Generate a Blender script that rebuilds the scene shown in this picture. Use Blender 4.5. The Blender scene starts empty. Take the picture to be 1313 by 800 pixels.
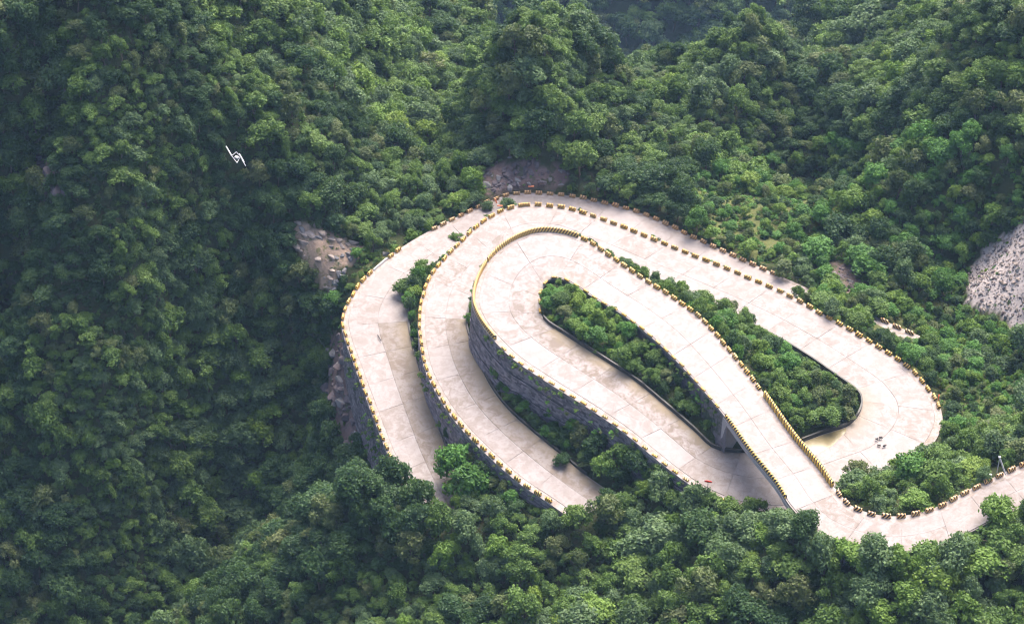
import bpy, bmesh, math, random
import numpy as np
from mathutils import Vector, Matrix, noise as mnoise

# ------------------------------------------------------------------ camera, sky, sun, exposure
SC = bpy.context.scene
COL = SC.collection
H = 257.0
PITCH = math.radians(40)
FPX = 656.5 / math.tan(math.radians(14.5))        # focal length in pixels of the 1313 px wide photograph
cam_data = bpy.data.cameras.new('camera')
cam_data.sensor_width = 36
cam_data.lens = FPX * 36 / 1313
cam_data.clip_start = 1
cam_data.clip_end = 6000
cam = bpy.data.objects.new('camera', cam_data)
cam.location = (0, 0, H)
cam.rotation_euler = (math.pi / 2 - PITCH, 0, 0)
COL.objects.link(cam)
SC.camera = cam

SUN_EL, SUN_AZ = math.radians(57), math.radians(24)     # azimuth clockwise from +Y (the view direction)
world = bpy.data.worlds.new('World')
SC.world = world
world.use_nodes = True
wn = world.node_tree
wn.nodes.clear()
wo = wn.nodes.new('ShaderNodeOutputWorld')
wb = wn.nodes.new('ShaderNodeBackground')
ws = wn.nodes.new('ShaderNodeTexSky')
ws.sky_type = 'NISHITA'
ws.sun_disc = False
ws.sun_elevation = SUN_EL
ws.sun_rotation = SUN_AZ
ws.air_density = 0.7
ws.dust_density = 6.0
ws.ozone_density = 1.0
wb.inputs['Strength'].default_value = 0.15
wn.links.new(ws.outputs[0], wb.inputs[0])
wn.links.new(wb.outputs[0], wo.inputs[0])

sun_data = bpy.data.lights.new('sun', 'SUN')
sun_data.energy = 2.0
sun_data.angle = math.radians(48)
sun_data.color = (1.0, 0.92, 0.82)
sun = bpy.data.objects.new('sun', sun_data)
sd = Vector((math.sin(SUN_AZ) * math.cos(SUN_EL), math.cos(SUN_AZ) * math.cos(SUN_EL), math.sin(SUN_EL)))
sun.rotation_euler = sd.to_track_quat('Z', 'Y').to_euler()
sun.location = (0, 300, 400)
COL.objects.link(sun)
SC.view_settings.view_transform = 'Standard'
SC.view_settings.look = 'None'
SC.view_settings.gamma = 1
SC.view_settings.use_curve_mapping = False
SC.view_settings.exposure = 1.86
SC.render.engine = 'CYCLES'
SC.cycles.filter_width = 1.15
SC.cycles.max_bounces = 5
SC.cycles.diffuse_bounces = 4
SC.cycles.transmission_bounces = 3
SC.cycles.volume_bounces = 0
SC.cycles.use_denoising = True

rng = np.random.default_rng(7)
random.seed(7)

# ------------------------------------------------------------------ small helpers
def tag(o, label=None, cat=None, group=None, kind=None):
    if label: o['label'] = label
    if cat: o['category'] = cat
    if group: o['group'] = group
    if kind: o['kind'] = kind
    return o

def link_mesh(name, me, mats=(), parent=None):
    o = bpy.data.objects.new(name, me)
    for m in mats:
        if m.name not in [x.name for x in me.materials if x]: me.materials.append(m)
    COL.objects.link(o)
    if parent is not None: o.parent = parent
    return o

def mesh_np(name, V, Fq, uv=None):
    me = bpy.data.meshes.new(name)
    V = np.asarray(V, np.float32); Fq = np.asarray(Fq, np.int32)
    n, k = Fq.shape
    me.vertices.add(len(V)); me.vertices.foreach_set('co', V.ravel())
    me.loops.add(n * k); me.loops.foreach_set('vertex_index', Fq.ravel())
    me.polygons.add(n)
    me.polygons.foreach_set('loop_start', np.arange(0, n * k, k, dtype=np.int32))
    me.polygons.foreach_set('loop_total', np.full(n, k, np.int32))
    me.polygons.foreach_set('use_smooth', np.zeros(n, bool))
    me.update(calc_edges=True)
    if uv is not None:
        l = me.uv_layers.new(name='UVMap')
        l.data.foreach_set('uv', np.asarray(uv, np.float32)[Fq.ravel()].ravel())
    return me

def empty(name, loc=(0, 0, 0), rz=0):
    o = bpy.data.objects.new(name, None)
    o.location = loc; o.rotation_euler = (0, 0, rz)
    o.empty_display_size = 0.5
    COL.objects.link(o)
    return o

class MB:
    """collects boxes, tubes and convex lumps into one mesh"""
    def __init__(s): s.bm = bmesh.new()
    def box(s, c, size, rot=None, bev=0):
        r = bmesh.ops.create_cube(s.bm, size=1)
        M = Matrix.Translation(c) @ (rot.to_matrix().to_4x4() if rot is not None else Matrix()) @ Matrix.Diagonal((*size, 1))
        bmesh.ops.transform(s.bm, matrix=M, verts=r['verts'])
        if bev:
            es = list({e for v in r['verts'] for e in v.link_edges})
            bmesh.ops.bevel(s.bm, geom=es, offset=bev, segments=1, affect='EDGES')
        return s
    def tube(s, a, b, r0, r1=None, n=8):
        a = Vector(a); b = Vector(b); r1 = r0 if r1 is None else r1
        q = (b - a).to_track_quat('Z', 'Y')
        r = bmesh.ops.create_cone(s.bm, cap_ends=True, segments=n, radius1=r0, radius2=r1, depth=(b - a).length)
        bmesh.ops.transform(s.bm, matrix=Matrix.Translation((a + b) / 2) @ q.to_matrix().to_4x4(), verts=r['verts'])
        return s
    def done(s, name, mat, parent=None, loc=None):
        me = bpy.data.meshes.new(name); s.bm.to_mesh(me); s.bm.free()
        o = link_mesh(name, me, [mat] if mat else [], parent)
        if loc is not None: o.location = loc
        return o

ORD1 = 'zeroth first second third fourth fifth sixth seventh eighth ninth tenth eleventh twelfth thirteenth fourteenth fifteenth sixteenth seventeenth eighteenth nineteenth'.split()
TENS = {2: 'twent', 3: 'thirt', 4: 'fort', 5: 'fift', 6: 'sixt', 7: 'sevent', 8: 'eight', 9: 'ninet'}
def ordinal(n):
    if n < 20: return ORD1[n]
    t, u = divmod(n, 10)
    if t > 9: return 'far'
    return TENS[t] + 'ieth' if u == 0 else TENS[t] + 'y-' + ORD1[u]

# ------------------------------------------------------------------ picture <-> place
def ray(px, py):
    u = (np.asarray(px, float) - 656.5) / FPX; v = (400 - np.asarray(py, float)) / FPX
    return u, math.cos(PITCH) + v * math.sin(PITCH), -math.sin(PITCH) + v * math.cos(PITCH)
def P(px, py, z):
    dx, dy, dz = ray(px, py); t = (z - H) / dz
    return (float(dx * t), float(dy * t), float(z))
def Q(px, py, y):
    dx, dy, dz = ray(px, py); t = y / dy
    return (float(dx * t), float(y), float(H + dz * t))
def proj(p):
    p = np.asarray(p, float); x = p[..., 0]; y = p[..., 1]; z = p[..., 2] - H
    f = y * math.cos(PITCH) - z * math.sin(PITCH); u = y * math.sin(PITCH) + z * math.cos(PITCH)
    return 656.5 + FPX * x / f, 400 - FPX * u / f, f

# ------------------------------------------------------------------ the road: outer edge, inner edge, height, ground beyond the outer / inner edge
R1 = [(1390,560,1412,600,27,1,-0.5),(1345,584,1372,620,26.5,1,-0.5),(1313,598,1341,634,26,1,-0.5),(1252,627,1281,661,25.2,1.5,-0.5),(1202,653,1214,694,24.6,1.5,-0.5),(1160,664,1160,706,24,1.5,-0.5),(1125,663,1110,702,23.6,1.5,-0.5),
(1092,652,1050,680,23.2,2,-0.5),(1069,630,1017,650,22.8,4,-3),(1048,600,996,618,22.4,None,None),(1014,559,962,576,22,None,None),(978,508,931,533,21.4,4.5,-6.5),(942,461,895,490,20.8,4.5,-5.5),(916,430,868,461,20.5,4.5,-4.5),
(893,406,841,435,20.2,4.5,-3.5),(856,380,802,404,19.8,4.5,-2.6),(816,354,768,384,19.5,5,-2),(778,328,734,362,19.2,6,-1.2),(741,305,714,355,19,7,-0.8),(700,297,704,357,18.8,8,0),(668,304,698,363,18.5,9,0.2),
(638,323,694,370,18.2,9,0.3),(618,350,691,380,18,8.5,0.4),(609,380,691,391,17.8,8.5,0.4),(614,403,693,404,17.5,8.8,0.5),(632,429,703,416,17.2,9.0,0.7),(661,458,720,427,16.8,9.3,0.7),(702,486,757,451,16.3,9.3,0.8),
(756,520,812,487,15.5,8.7,0.8),(800,550,857,524,14.8,7.8,0.8),(837,580,889,552,14.2,7,0.8),(866,603,912,573,13.7,5,0.8),(900,626,937,580,13.2,3,0.8),(945,645,958,580,13.0,0.6,0.8),(1000,652,992,579,12.6,0,None),
(1052,640,1028,567,12,-1,0.8),(1105,622,1058,556,11.5,-2,0.8),(1150,603,1086,547,11,-2,0.8),(1186,575,1100,535,10.7,-1,0.8),(1203,545,1106,522,10.4,0.5,0.8),(1201,521,1106,512,10.2,1,0.8),(1189,501,1103,506,10,1,0.8),
(1165,474,1095,498,9.8,1,0.8),(1133,452,1075,484,9.5,1,0.8),(1091,426,1039,459,9.2,1.0,0.8),(1050,403,1001,436,9.02,1.12,0.8),(1009,380,959,415,8.85,4.25,0.8),(936,348,884,382,8.68,7.58,0.6),(865,320,815,352,8.5,7.3,0.5),
(794,291,748,323,8.37,7.37,0.5),(736,271,706,306,8.23,7.33,0.5),(704,266,692,305,8.1,6.9,0.5),(672,265,678,306,8.03,6.83,0.5),(640,274,662,313,7.95,6.75,0.5),(613,292,646,325,7.88,6.67,0.5),(592,312,631,341,7.8,6.5,0.5),
(570,335,617,358,7.73,6.33,0.5),(553,357,605,378,7.67,6.17,0.5),(543,385,599,397,7.6,6.1,0.5),(540,420,597,418,7.5,6.1,0.5),(545,458,605,444,7.4,5,0.6),(553,483,615,469,7.3,4.5,0.7),(573,519,630,498,7.1,4,0.7),
(597,550,652,526,6.9,3.5,0.7),(630,583,682,553,6.5,3.3,0.7),(669,617,714,579,6.1,3.3,0.7),(705,641,750,609,5.4,3,0.6),(742,667,788,635,4.8,2.5,0.5)]
R3 = [(1040,374,1004,404,0.2,-0.5,None),(983,349,940,382,0.4,-0.5,None),(896,310,852,343,0.7,-0.8,None),(824,276,785,311,1.0,-1,None),(761,259,735,297,1.2,-1.2,None),(713,251,704,291,1.3,-1.5,None),(665,250,672,289,1.4,-1.5,None),
(634,258,652,295,1.5,-1,None),(603,273,629,306,1.7,0,None),(558,295,593,326,1.9,1,None),(516,320,562,347,2.1,2,None),(479,349,535,368,2.3,3,0.5),(455,378,524,389,2.1,6,0.6),(442,408,522,405,1.9,12,0.6),
(446,434,524,426,1.5,17,0.6),(457,465,530,448,1.0,20,0.6),(471,503,539,482,0.3,21,0.6),(486,543,552,520,-0.5,20,0.6),(505,590,567,564,-1.4,12,0.6),(530,640,587,610,-2.2,3,0.6),(548,670,604,640,-2.8,.8,0.5)]

SUB = 10
class Route:
    def __init__(s, rows):
        s.rows = rows
        n = len(rows); s.n = n
        O = np.array([P(r[0], r[1], r[4]) for r in rows]); I = np.array([P(r[2], r[3], r[4]) for r in rows])
        s.h = [r[5] for r in rows]; s.g = [r[6] for r in rows]
        t = np.linspace(0, n - 1, (n - 1) * SUB + 1)
        def cr(A):
            i = np.clip(t.astype(int), 0, n - 2); f = (t - i)[:, None]
            p0 = A[np.maximum(i - 1, 0)]; p1 = A[i]; p2 = A[i + 1]; p3 = A[np.minimum(i + 2, n - 1)]
            return 0.5 * (2 * p1 + (p2 - p0) * f + (2 * p0 - 5 * p1 + 4 * p2 - p3) * f ** 2 + (3 * p1 - p0 - 3 * p2 + p3) * f ** 3)
        s.t = t; s.O = cr(O); s.I = cr(I)
        w = s.O - s.I; w[:, 2] = 0
        s.w = np.linalg.norm(w, axis=1); s.N = w / s.w[:, None]
        for k in range(2):                       # a little smoothing of the edge normals
            s.N[1:-1] = (s.N[:-2] + s.N[1:-1] + s.N[2:]) / 3
        s.N /= np.linalg.norm(s.N, axis=1)[:, None]
        s.C = (s.O + s.I) / 2
    def at(s, arr, t):
        return np.stack([np.interp(t, s.t, arr[:, k]) for k in range(arr.shape[1])], -1)
    def edge(s, side, off):
        return s.O + s.N * off if side == 'O' else s.I - s.N * off
    def idx(s, t): return int(round(t * SUB))
    def arc(s, side, t0, t1, off=0):
        i0, i1 = s.idx(t0), s.idx(t1)
        e = s.edge(side, off)[i0:i1 + 1]
        d = np.r_[0, np.cumsum(np.linalg.norm(np.diff(e, axis=0), axis=1))]
        return e, d, s.t[i0:i1 + 1]
A1, A3 = Route(R1), Route(R3)
BR0, BR1 = 8.1, 10.9          # the bridge span of the highest road

# ------------------------------------------------------------------ terrain height field from control points
ctrl = []
for R in (A1, A3):
    for k in range(R.n):
        i = k * SUB
        if R.h[k] is not None:
            p = R.O[i] + R.N[i] * 1.7; ctrl.append((p[0], p[1], p[2] - R.h[k]))
        if R.g[k] is not None:
            p = R.I[i] - R.N[i] * 1.7; ctrl.append((p[0], p[1], p[2] + R.g[k]))
W = lambda *a: a
def CL(px, py, s=2.1):         # on the steep west cliff below the crest
    dx, dy, dz = ray(px, py)
    k = float(dz / dy)        # z = H + k*y ;  z = 18 - s*(332-y)
    w = min(1.0, max(0.0, (px - 140) / 150.0)); y0 = 316 + 16 * w; z0 = 25 - 7 * w
    y = (H - z0 + s * y0) / (s - k)
    return Q(px, py, y)
ctrl += [P(405,318,4),P(360,262,10),P(300,205,19),P(200,130,33),P(100,70,45),P(20,20,52),P(-60,-10,56),
 P(450,280,3),P(500,230,1),P(450,200,5),P(560,200,-8),P(400,150,15),P(300,80,28),P(550,100,-12),P(500,30,6),P(300,10,38),P(150,0,50),P(510,290,1),P(470,330,1),
 W(-120,400,72),W(-60,420,46),W(-35,470,-5),W(-22,430,-25),W(-180,380,80),W(-180,330,62),W(-90,480,30),
 P(680,30,30),P(620,60,18),P(740,50,18),P(590,120,2),P(605,160,4),P(750,150,8),P(660,185,8),P(680,110,20),P(700,215,6),P(620,225,4),P(790,120,-4),P(780,200,0),
 W(3,425,-14),W(18,450,-50),W(-6,450,-35),W(10,500,-90),W(-10,520,-70),
 P(830,150,-18),P(850,85,-45),P(810,225,-3),P(900,250,-4),P(860,265,-1),
 P(960,32,-1),P(900,75,-14),P(1040,80,-12),P(960,130,-8),P(890,180,-14),P(1020,190,-14),P(960,250,-8),P(940,200,-9),
 W(60,480,-75),W(35,520,-110),W(85,460,-55),
 P(1060,230,-17),P(1000,290,-4),P(1130,320,-4),P(1080,270,-11),P(1200,250,6),P(1150,140,4),P(1100,90,-10),P(1210,70,12),P(1300,60,33),P(1300,200,22),P(1280,350,10),
 P(1300,450,6),P(1230,400,2),P(1230,500,6),P(1300,540,14),P(1200,350,1),P(1100,370,0),P(1190,440,2),P(1370,300,22),P(1400,450,14),P(1250,150,16),
 P(1070,35,-60),P(1230,25,17),P(1150,50,-30),P(1180,8,-50),P(1020,170,-16),
 W(160,400,50),W(180,300,38),W(190,240,40),W(120,460,0),W(100,520,-60),W(220,420,70),W(200,340,55)]
ctrl += [CL(350,330),CL(300,270),Q(100,150,324),Q(150,225,318),Q(50,190,322),Q(20,110,329),Q(200,200,326),Q(0,200,321),CL(250,320),CL(250,450),CL(300,380),CL(380,400),CL(400,450),CL(400,520),CL(350,470),CL(350,560),CL(400,580),CL(300,600),CL(200,350),CL(200,500),CL(200,620),
 CL(250,560),CL(100,330,1.6),CL(100,550,1.8),CL(130,450),CL(30,350,1.8),CL(30,480,1.6),CL(100,640,1.8),CL(200,720,1.9),CL(100,740,1.7),CL(290,670),CL(0,640,1.7),CL(10,760,1.6)]
# a gully and a buttress on the dark cliff
for (a, b, dy) in ((60,300,14),(70,400,22),(55,500,26),(20,590,24),(160,300,-5),(140,420,-5),(150,560,-5),(230,420,4),(250,520,5),(330,440,-3)):
    c = CL(a, b); ctrl.append((c[0], c[1] + dy, c[2] + .0))
ctrl += [P(450,620,2),P(470,660,0),P(380,670,-14),P(300,750,-30),P(240,800,-38),P(520,655,1.5),P(480,630,3),P(575,692,0),P(540,740,-7),P(430,730,-12),P(350,800,-20),P(590,745,-8),
 P(405,640,-12),W(-40,283,-34),W(-55,280,-48),W(-80,262,-66),
 P(610,705,-2.5),P(650,695,-1),P(740,684,3.2),P(785,668,5),P(820,675,4),P(880,672,6),P(950,668,11.5),P(1020,682,17),P(1080,722,18),P(1150,722,19.5),P(1220,708,21.5),P(1290,665,23.5),P(600,800,-8),P(750,800,-5),P(900,800,4),P(1050,800,10),
 P(1200,800,16),P(1313,800,20),P(450,800,-16),
 W(-60,195,-14),W(0,195,-2),W(60,190,16),W(110,190,28),W(-120,200,-45),W(-120,250,-75),W(-170,260,-70),W(-60,130,25),W(0,130,35),W(80,130,50),W(150,150,60),W(-120,140,0)]
# terraces between the arms of the road
ctrl += [P(700,545,7),P(655,520,7.6),P(740,555,6.6),P(790,575,6),P(770,585,5),P(850,625,9),P(820,625,7),P(800,655,5),P(640,490,8),
 P(760,415,16.2),P(740,400,17),P(830,470,14.8),P(880,540,13.8),P(800,440,16),
 P(850,375,11),P(900,400,12.5),P(950,430,12.5),P(1000,470,11.3),P(1050,510,11.8),P(1000,520,13),P(1060,540,12.3),P(800,340,10.5),P(960,480,15),
 P(1140,620,14),P(1200,600,14),P(1240,590,16),P(1090,628,17),P(1190,625,20),P(1120,640,20),P(605,610,.3),P(640,635,1.5),P(625,595,1.8),P(690,668,1.2),P(580,560,1.2)]
for x in (-320, -180, -60, 60, 180, 320):
    ctrl += [W(x, 620, -235 + abs(x) * .15), W(x, 700, -225 + 14 * math.sin(x / 50)), W(x, 760, -165 + 20 * math.sin(x / 37)), W(x, 860, -80 + 12 * math.sin(x / 45 + 1)), W(x, 980, 0)]
ctrl += [W(-260,260,-20),W(-300,400,60),W(-280,500,0),W(300,300,90),W(300,430,90),W(260,540,-60),W(-260,140,-20),W(260,150,80)]
CP = np.array(ctrl, float)
key = np.round(CP[:, :2] * 2)
_, ui = np.unique(key, axis=0, return_index=True)
CP = CP[np.sort(ui)]
def rbf_fit(X, z):
    d = np.linalg.norm(X[:, None] - X[None], axis=2)
    n = len(X); A = np.zeros((n + 3, n + 3)); A[:n, :n] = -d - np.eye(n) * 0.0
    Pm = np.c_[np.ones(n), X]; A[:n, n:] = Pm; A[n:, :n] = Pm.T
    A[:n, :n] += np.eye(n) * 0.15
    return np.linalg.solve(A, np.r_[z, 0, 0, 0])
RW = rbf_fit(CP[:, :2], CP[:, 2])
def rbf(x, y):
    out = np.zeros(len(x))
    for s in range(0, len(x), 20000):
        X = np.c_[x[s:s + 20000], y[s:s + 20000]]
        d = np.sqrt(((X[:, None] - CP[None, :, :2]) ** 2).sum(2))
        out[s:s + 20000] = -d @ RW[:-3] + RW[-3] + X @ RW[-2:]
    return out
def vnoise(x, y, scale, seed=0):
    """smooth value noise, vectorised"""
    r = np.random.default_rng(seed).random((256, 256))
    u = x / scale + 1000.3; v = y / scale + 1000.7
    i = np.floor(u).astype(int); j = np.floor(v).astype(int); fu = u - i; fv = v - j
    fu = fu * fu * (3 - 2 * fu); fv = fv * fv * (3 - 2 * fv)
    g = lambda a, b: r[a & 255, b & 255]
    return ((g(i, j) * (1 - fu) + g(i + 1, j) * fu) * (1 - fv) + (g(i, j + 1) * (1 - fu) + g(i + 1, j + 1) * fu) * fv) * 2 - 1

def axis(a, b, step, lo, hi, grow=1.12, mx=9):
    c = list(np.arange(a, b + .01, step)); s = step; v = a; L = []
    while v > lo: s = min(s * grow, mx); v -= s; L.append(v)
    s = step; v = b; U = []
    while v < hi: s = min(s * grow, mx); v += s; U.append(v)
    return np.array(L[::-1] + c + U)
GX = axis(-72, 126, 0.9, -330, 330); GY = axis(226, 356, 0.9, 100, 1000)
XX, YY = np.meshgrid(GX, GY)
fx, fy = XX.ravel(), YY.ravel()
ZB = rbf(fx, fy)
# distance to the roads, coarse, fades the natural undulation out near them
allc = np.r_[A1.C[::5], A3.C[::5]]
dr = np.full(len(fx), 1e9)
near = (fx > -110) & (fx < 140) & (fy > 200) & (fy < 390)
q = np.c_[fx[near], fy[near]]
dd = np.full(len(q), 1e9)
for c in allc: dd = np.minimum(dd, np.hypot(q[:, 0] - c[0], q[:, 1] - c[1]))
dr[near] = dd
amp = np.clip((dr - 9) / 22, 0.0, 1)
far = np.clip((fy - 480) / 150, 0, 1)
ZB += amp * (3.4 * vnoise(fx, fy, 17, 1) + 1.8 * vnoise(fx, fy, 8, 2) + 4.5 * vnoise(fx, fy, 34, 5))
for (a, b, z_, rr_, hh) in [(560,60,0,14,-9),(560,140,-8,12,-8),(545,210,-4,10,-5),(820,150,-12,10,-8),(830,205,-5,8,-4),(1010,200,-14,9,-6),(1035,130,-14,8,-6),(960,60,-5,14,6),(900,150,-11,10,5),(1180,290,2,14,8),(1085,290,-8,10,6),(1250,300,10,8,-7),
        (1190,190,2,10,6),(1130,220,-6,10,-7),(1240,110,15,12,7),(1180,110,0,8,-6),(400,60,30,15,7),(470,110,5,10,-7),(350,170,16,12,5),(210,60,42,14,5),(660,110,18,9,4),(1240,470,5,8,3),(330,60,34,7,-6),(440,180,8,8,-4),(730,100,16,6,-4),(1060,380,2,6,2.5)]:
    c_ = P(a, b, z_); ZB += hh * np.exp(-((fx - c_[0]) ** 2 + (fy - c_[1]) ** 2) / (rr_ * rr_)) * amp
ZB += 0 + .25 * vnoise(fx, fy, 2.3, 3) + far * (14 * vnoise(fx, fy, 60, 4) + 7 * vnoise(fx, fy, 25, 9))
for R in (A1, A3):
    for i in range(0, len(R.t)):
        c = R.C[i]; n = R.N[i][:2]; tt = np.array([-n[1], n[0]])
        sel = np.where((np.abs(fx - c[0]) < 10) & (np.abs(fy - c[1]) < 10))[0]
        rx = fx[sel] - c[0]; ry = fy[sel] - c[1]
        inside = (np.abs(rx * n[0] + ry * n[1]) < R.w[i] / 2 + 1.0) & (np.abs(rx * tt[0] + ry * tt[1]) < 1.3)
        k = sel[inside]; ZB[k] = np.minimum(ZB[k], c[2] - 0.75)
ZG = ZB.reshape(XX.shape)
def zt(x, y):
    x = np.asarray(x, float); y = np.asarray(y, float)
    i = np.clip(np.searchsorted(GX, x) - 1, 0, len(GX) - 2); j = np.clip(np.searchsorted(GY, y) - 1, 0, len(GY) - 2)
    u = np.clip((x - GX[i]) / (GX[i + 1] - GX[i]), 0, 1); v = np.clip((y - GY[j]) / (GY[j + 1] - GY[j]), 0, 1)
    return (ZG[j, i] * (1 - u) + ZG[j, i + 1] * u) * (1 - v) + (ZG[j + 1, i] * (1 - u) + ZG[j + 1, i + 1] * u) * v
def hit(px, py):
    """where the line of sight through a point of the photograph meets the ground"""
    dx, dy, dz = ray(px, py)
    ys = np.arange(150, 980, 0.4); t = ys / dy
    x = dx * t; z = H + dz * t
    k = np.argmax(zt(x, ys) > z)
    return Vector((x[k], ys[k], float(zt(x[k], ys[k]))))
def seen(p):
    """is the point above every ground ridge on the way to the camera"""
    p = np.atleast_2d(p); s = np.linspace(0.35, 0.985, 90)[None]
    return np.all(zt(p[:, :1] * s, p[:, 1:2] * s) < H + (p[:, 2:3] - H) * s, axis=1)

# picture-space outlines, used only to say which ground carries what
def inpoly(px, py, poly):
    px = np.asarray(px); py = np.asarray(py); c = np.zeros(px.shape, bool); n = len(poly)
    for i in range(n):
        x0, y0 = poly[i]; x1, y1 = poly[(i + 1) % n]
        if y0 == y1: continue
        c ^= ((y0 > py) != (y1 > py)) & (px < (x1 - x0) * (py - y0) / (y1 - y0) + x0)
    return c
ZONE = dict(
 spur=[(378,296),(384,284),(400,291),(420,298),(440,305),(466,317),(456,334),(436,340),(430,366),(424,380),(412,368),(400,350),(388,330),(380,314)],
 face=[(617,222),(632,212),(650,203),(690,205),(715,214),(735,230),(720,240),(690,238),(650,245),(628,249),(618,240)],
 scree=[(1236,385),(1245,345),(1262,318),(1290,305),(1313,286),(1345,270),(1345,440),(1290,412),(1262,398)],
 scarp=[(1052,345),(1068,335),(1090,338),(1112,372),(1102,386),(1084,378),(1070,356)],
 cliff=[(424,430),(440,425),(450,470),(464,570),(425,572),(418,520)],
 hollow=[(42,208),(58,206),(88,248),(76,256),(50,236)],
 grass=[(432,392),(455,350),(490,330),(520,312),(512,322),(478,345),(452,378),(440,398)],
 meadow=[(850,262),(900,240),(1000,255),(1060,250),(1130,180),(1150,200),(1080,280),(1010,330),(985,340),(930,310)],
 brush=[(1010,375),(1060,352),(1130,380),(1200,385),(1260,405),(1313,425),(1313,560),(1215,560),(1205,500),(1140,440)],
 bank=[(1230,505),(1313,470),(1313,545),(1235,545)])
TREELINE = [(395,570),(440,560),(480,570),(505,590),(522,612),(545,622),(566,636),(584,655),(592,668),(640,668),(690,650),(705,642),(735,645),(770,632),(800,638),(830,625),(870,632),(925,636),(985,622),(1000,622),(1020,645),(1060,657),(1080,676),(1100,695),(1130,698),(1150,682),(1165,675),(1220,668),(1243,678),(1262,650),(1290,622),(1313,612),(1313,800),(0,800),(200,700)]
HOOD = [(1056,585),(1075,562),(1100,572),(1130,582),(1160,572),(1200,565),(1250,600),(1205,652),(1140,662),(1095,650),(1066,622)]
TUFTS = [[(505,370),(540,340),(600,290),(612,296),(560,350),(535,395),(515,385)],[(605,262),(640,258),(655,262),(620,285)],[(690,250),(715,250),(715,262),(690,262)],[(752,298),(768,296),(800,318),(850,350),(900,365),(960,400),(1010,440),(1040,470),(950,420),(850,370),(800,345),(760,318)]]
MW, MH = 657, 400
gy, gx = np.mgrid[0:MH, 0:MW]; gx = gx * 2.0; gy = gy * 2.0
CLEAR = np.zeros((MH, MW), bool)
def quads_mask(R, t0, t1):
    for i in range(R.idx(t0), R.idx(t1), 2):
        j = min(i + 2, len(R.t) - 1)
        a = [R.edge('O', .6)[i], R.edge('O', .6)[j], R.I[j], R.I[i]]
        u, v, _ = proj(np.array(a)); pl = list(zip(u, v))
        x0, x1 = int(min(u) / 2) - 1, int(max(u) / 2) + 2; y0, y1 = int(min(v) / 2) - 1, int(max(v) / 2) + 2
        x0 = max(x0, 0); y0 = max(y0, 0); x1 = min(x1, MW); y1 = min(y1, MH)
        if x1 > x0 and y1 > y0: CLEAR[y0:y1, x0:x1] |= inpoly(gx[y0:y1, x0:x1], gy[y0:y1, x0:x1], pl)
quads_mask(A1, 2, 66); quads_mask(A3, 1, 19.5)
for pl in ([(612,400),(640,440),(700,488),(770,530),(745,545),(700,537),(660,508),(622,455)], [(440,420),(490,560),(462,562),(450,520),(438,460)], [(560,505),(640,592),(705,643),(690,650),(640,612),(590,560)],
           [(1127,405),(1178,424),(1178,434),(1124,416)],[(1268,575),(1296,612),(1274,612)],[(285,184),(322,212),(310,218),(284,198)],[(900,618),(916,618),(916,640),(900,640)],
           ZONE['spur'], ZONE['face'], ZONE['scree'], [(676,236),(688,236),(688,246),(676,246)],[(925,535),(950,560),(950,585),(925,575)]):
    CLEAR |= inpoly(gx, gy, pl)
for pl in [TREELINE, HOOD] + TUFTS: CLEAR &= ~inpoly(gx, gy, pl)
def clear_frac(px, py, rx, ry):
    """share of an ellipse of the picture that must stay open"""
    s = np.zeros(len(px)); k = 0
    for r in (0, .45, .8, 1.0):
        for a in (range(8) if r else (0,)):
            u = ((px + rx * r * math.cos(a * math.pi / 4)) / 2).astype(int); v = ((py + ry * r * math.sin(a * math.pi / 4)) / 2).astype(int)
            ok = (u >= 0) & (u < MW) & (v >= 0) & (v < MH)
            s += np.where(ok, CLEAR[np.clip(v, 0, MH - 1), np.clip(u, 0, MW - 1)], False); k += 1
    return s / k
# ground plan of the roads (half metre cells)
RX0, RY0 = -60, 200
RM = np.zeros((340, 340), bool)
cx_, cy_ = np.meshgrid(RX0 + np.arange(340) * .5, RY0 + np.arange(340) * .5)
for R in (A1, A3):
    for i in range(0, len(R.t)):
        c = R.C[i]; n = R.N[i][:2]
        a0 = int((c[0] - 10 - RX0) * 2); b0 = int((c[1] - 10 - RY0) * 2)
        sl = (slice(max(b0, 0), max(b0 + 40, 0)), slice(max(a0, 0), max(a0 + 40, 0)))
        rx = cx_[sl] - c[0]; ry = cy_[sl] - c[1]
        RM[sl] |= (np.abs(rx * n[0] + ry * n[1]) < R.w[i] / 2 + .45) & (np.abs(-rx * n[1] + ry * n[0]) < 1.2)
def on_road(x, y, r):
    s = np.zeros(len(x), bool)
    for a in range(9):
        rr = r if a < 8 else 0
        u = ((x + rr * np.cos(a * math.pi / 4) - RX0) * 2).astype(int); v = ((y + rr * np.sin(a * math.pi / 4) - RY0) * 2).astype(int)
        ok = (u >= 0) & (u < 340) & (v >= 0) & (v < 340)
        s |= ok & RM[np.clip(v, 0, 339), np.clip(u, 0, 339)]
    return s

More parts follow.
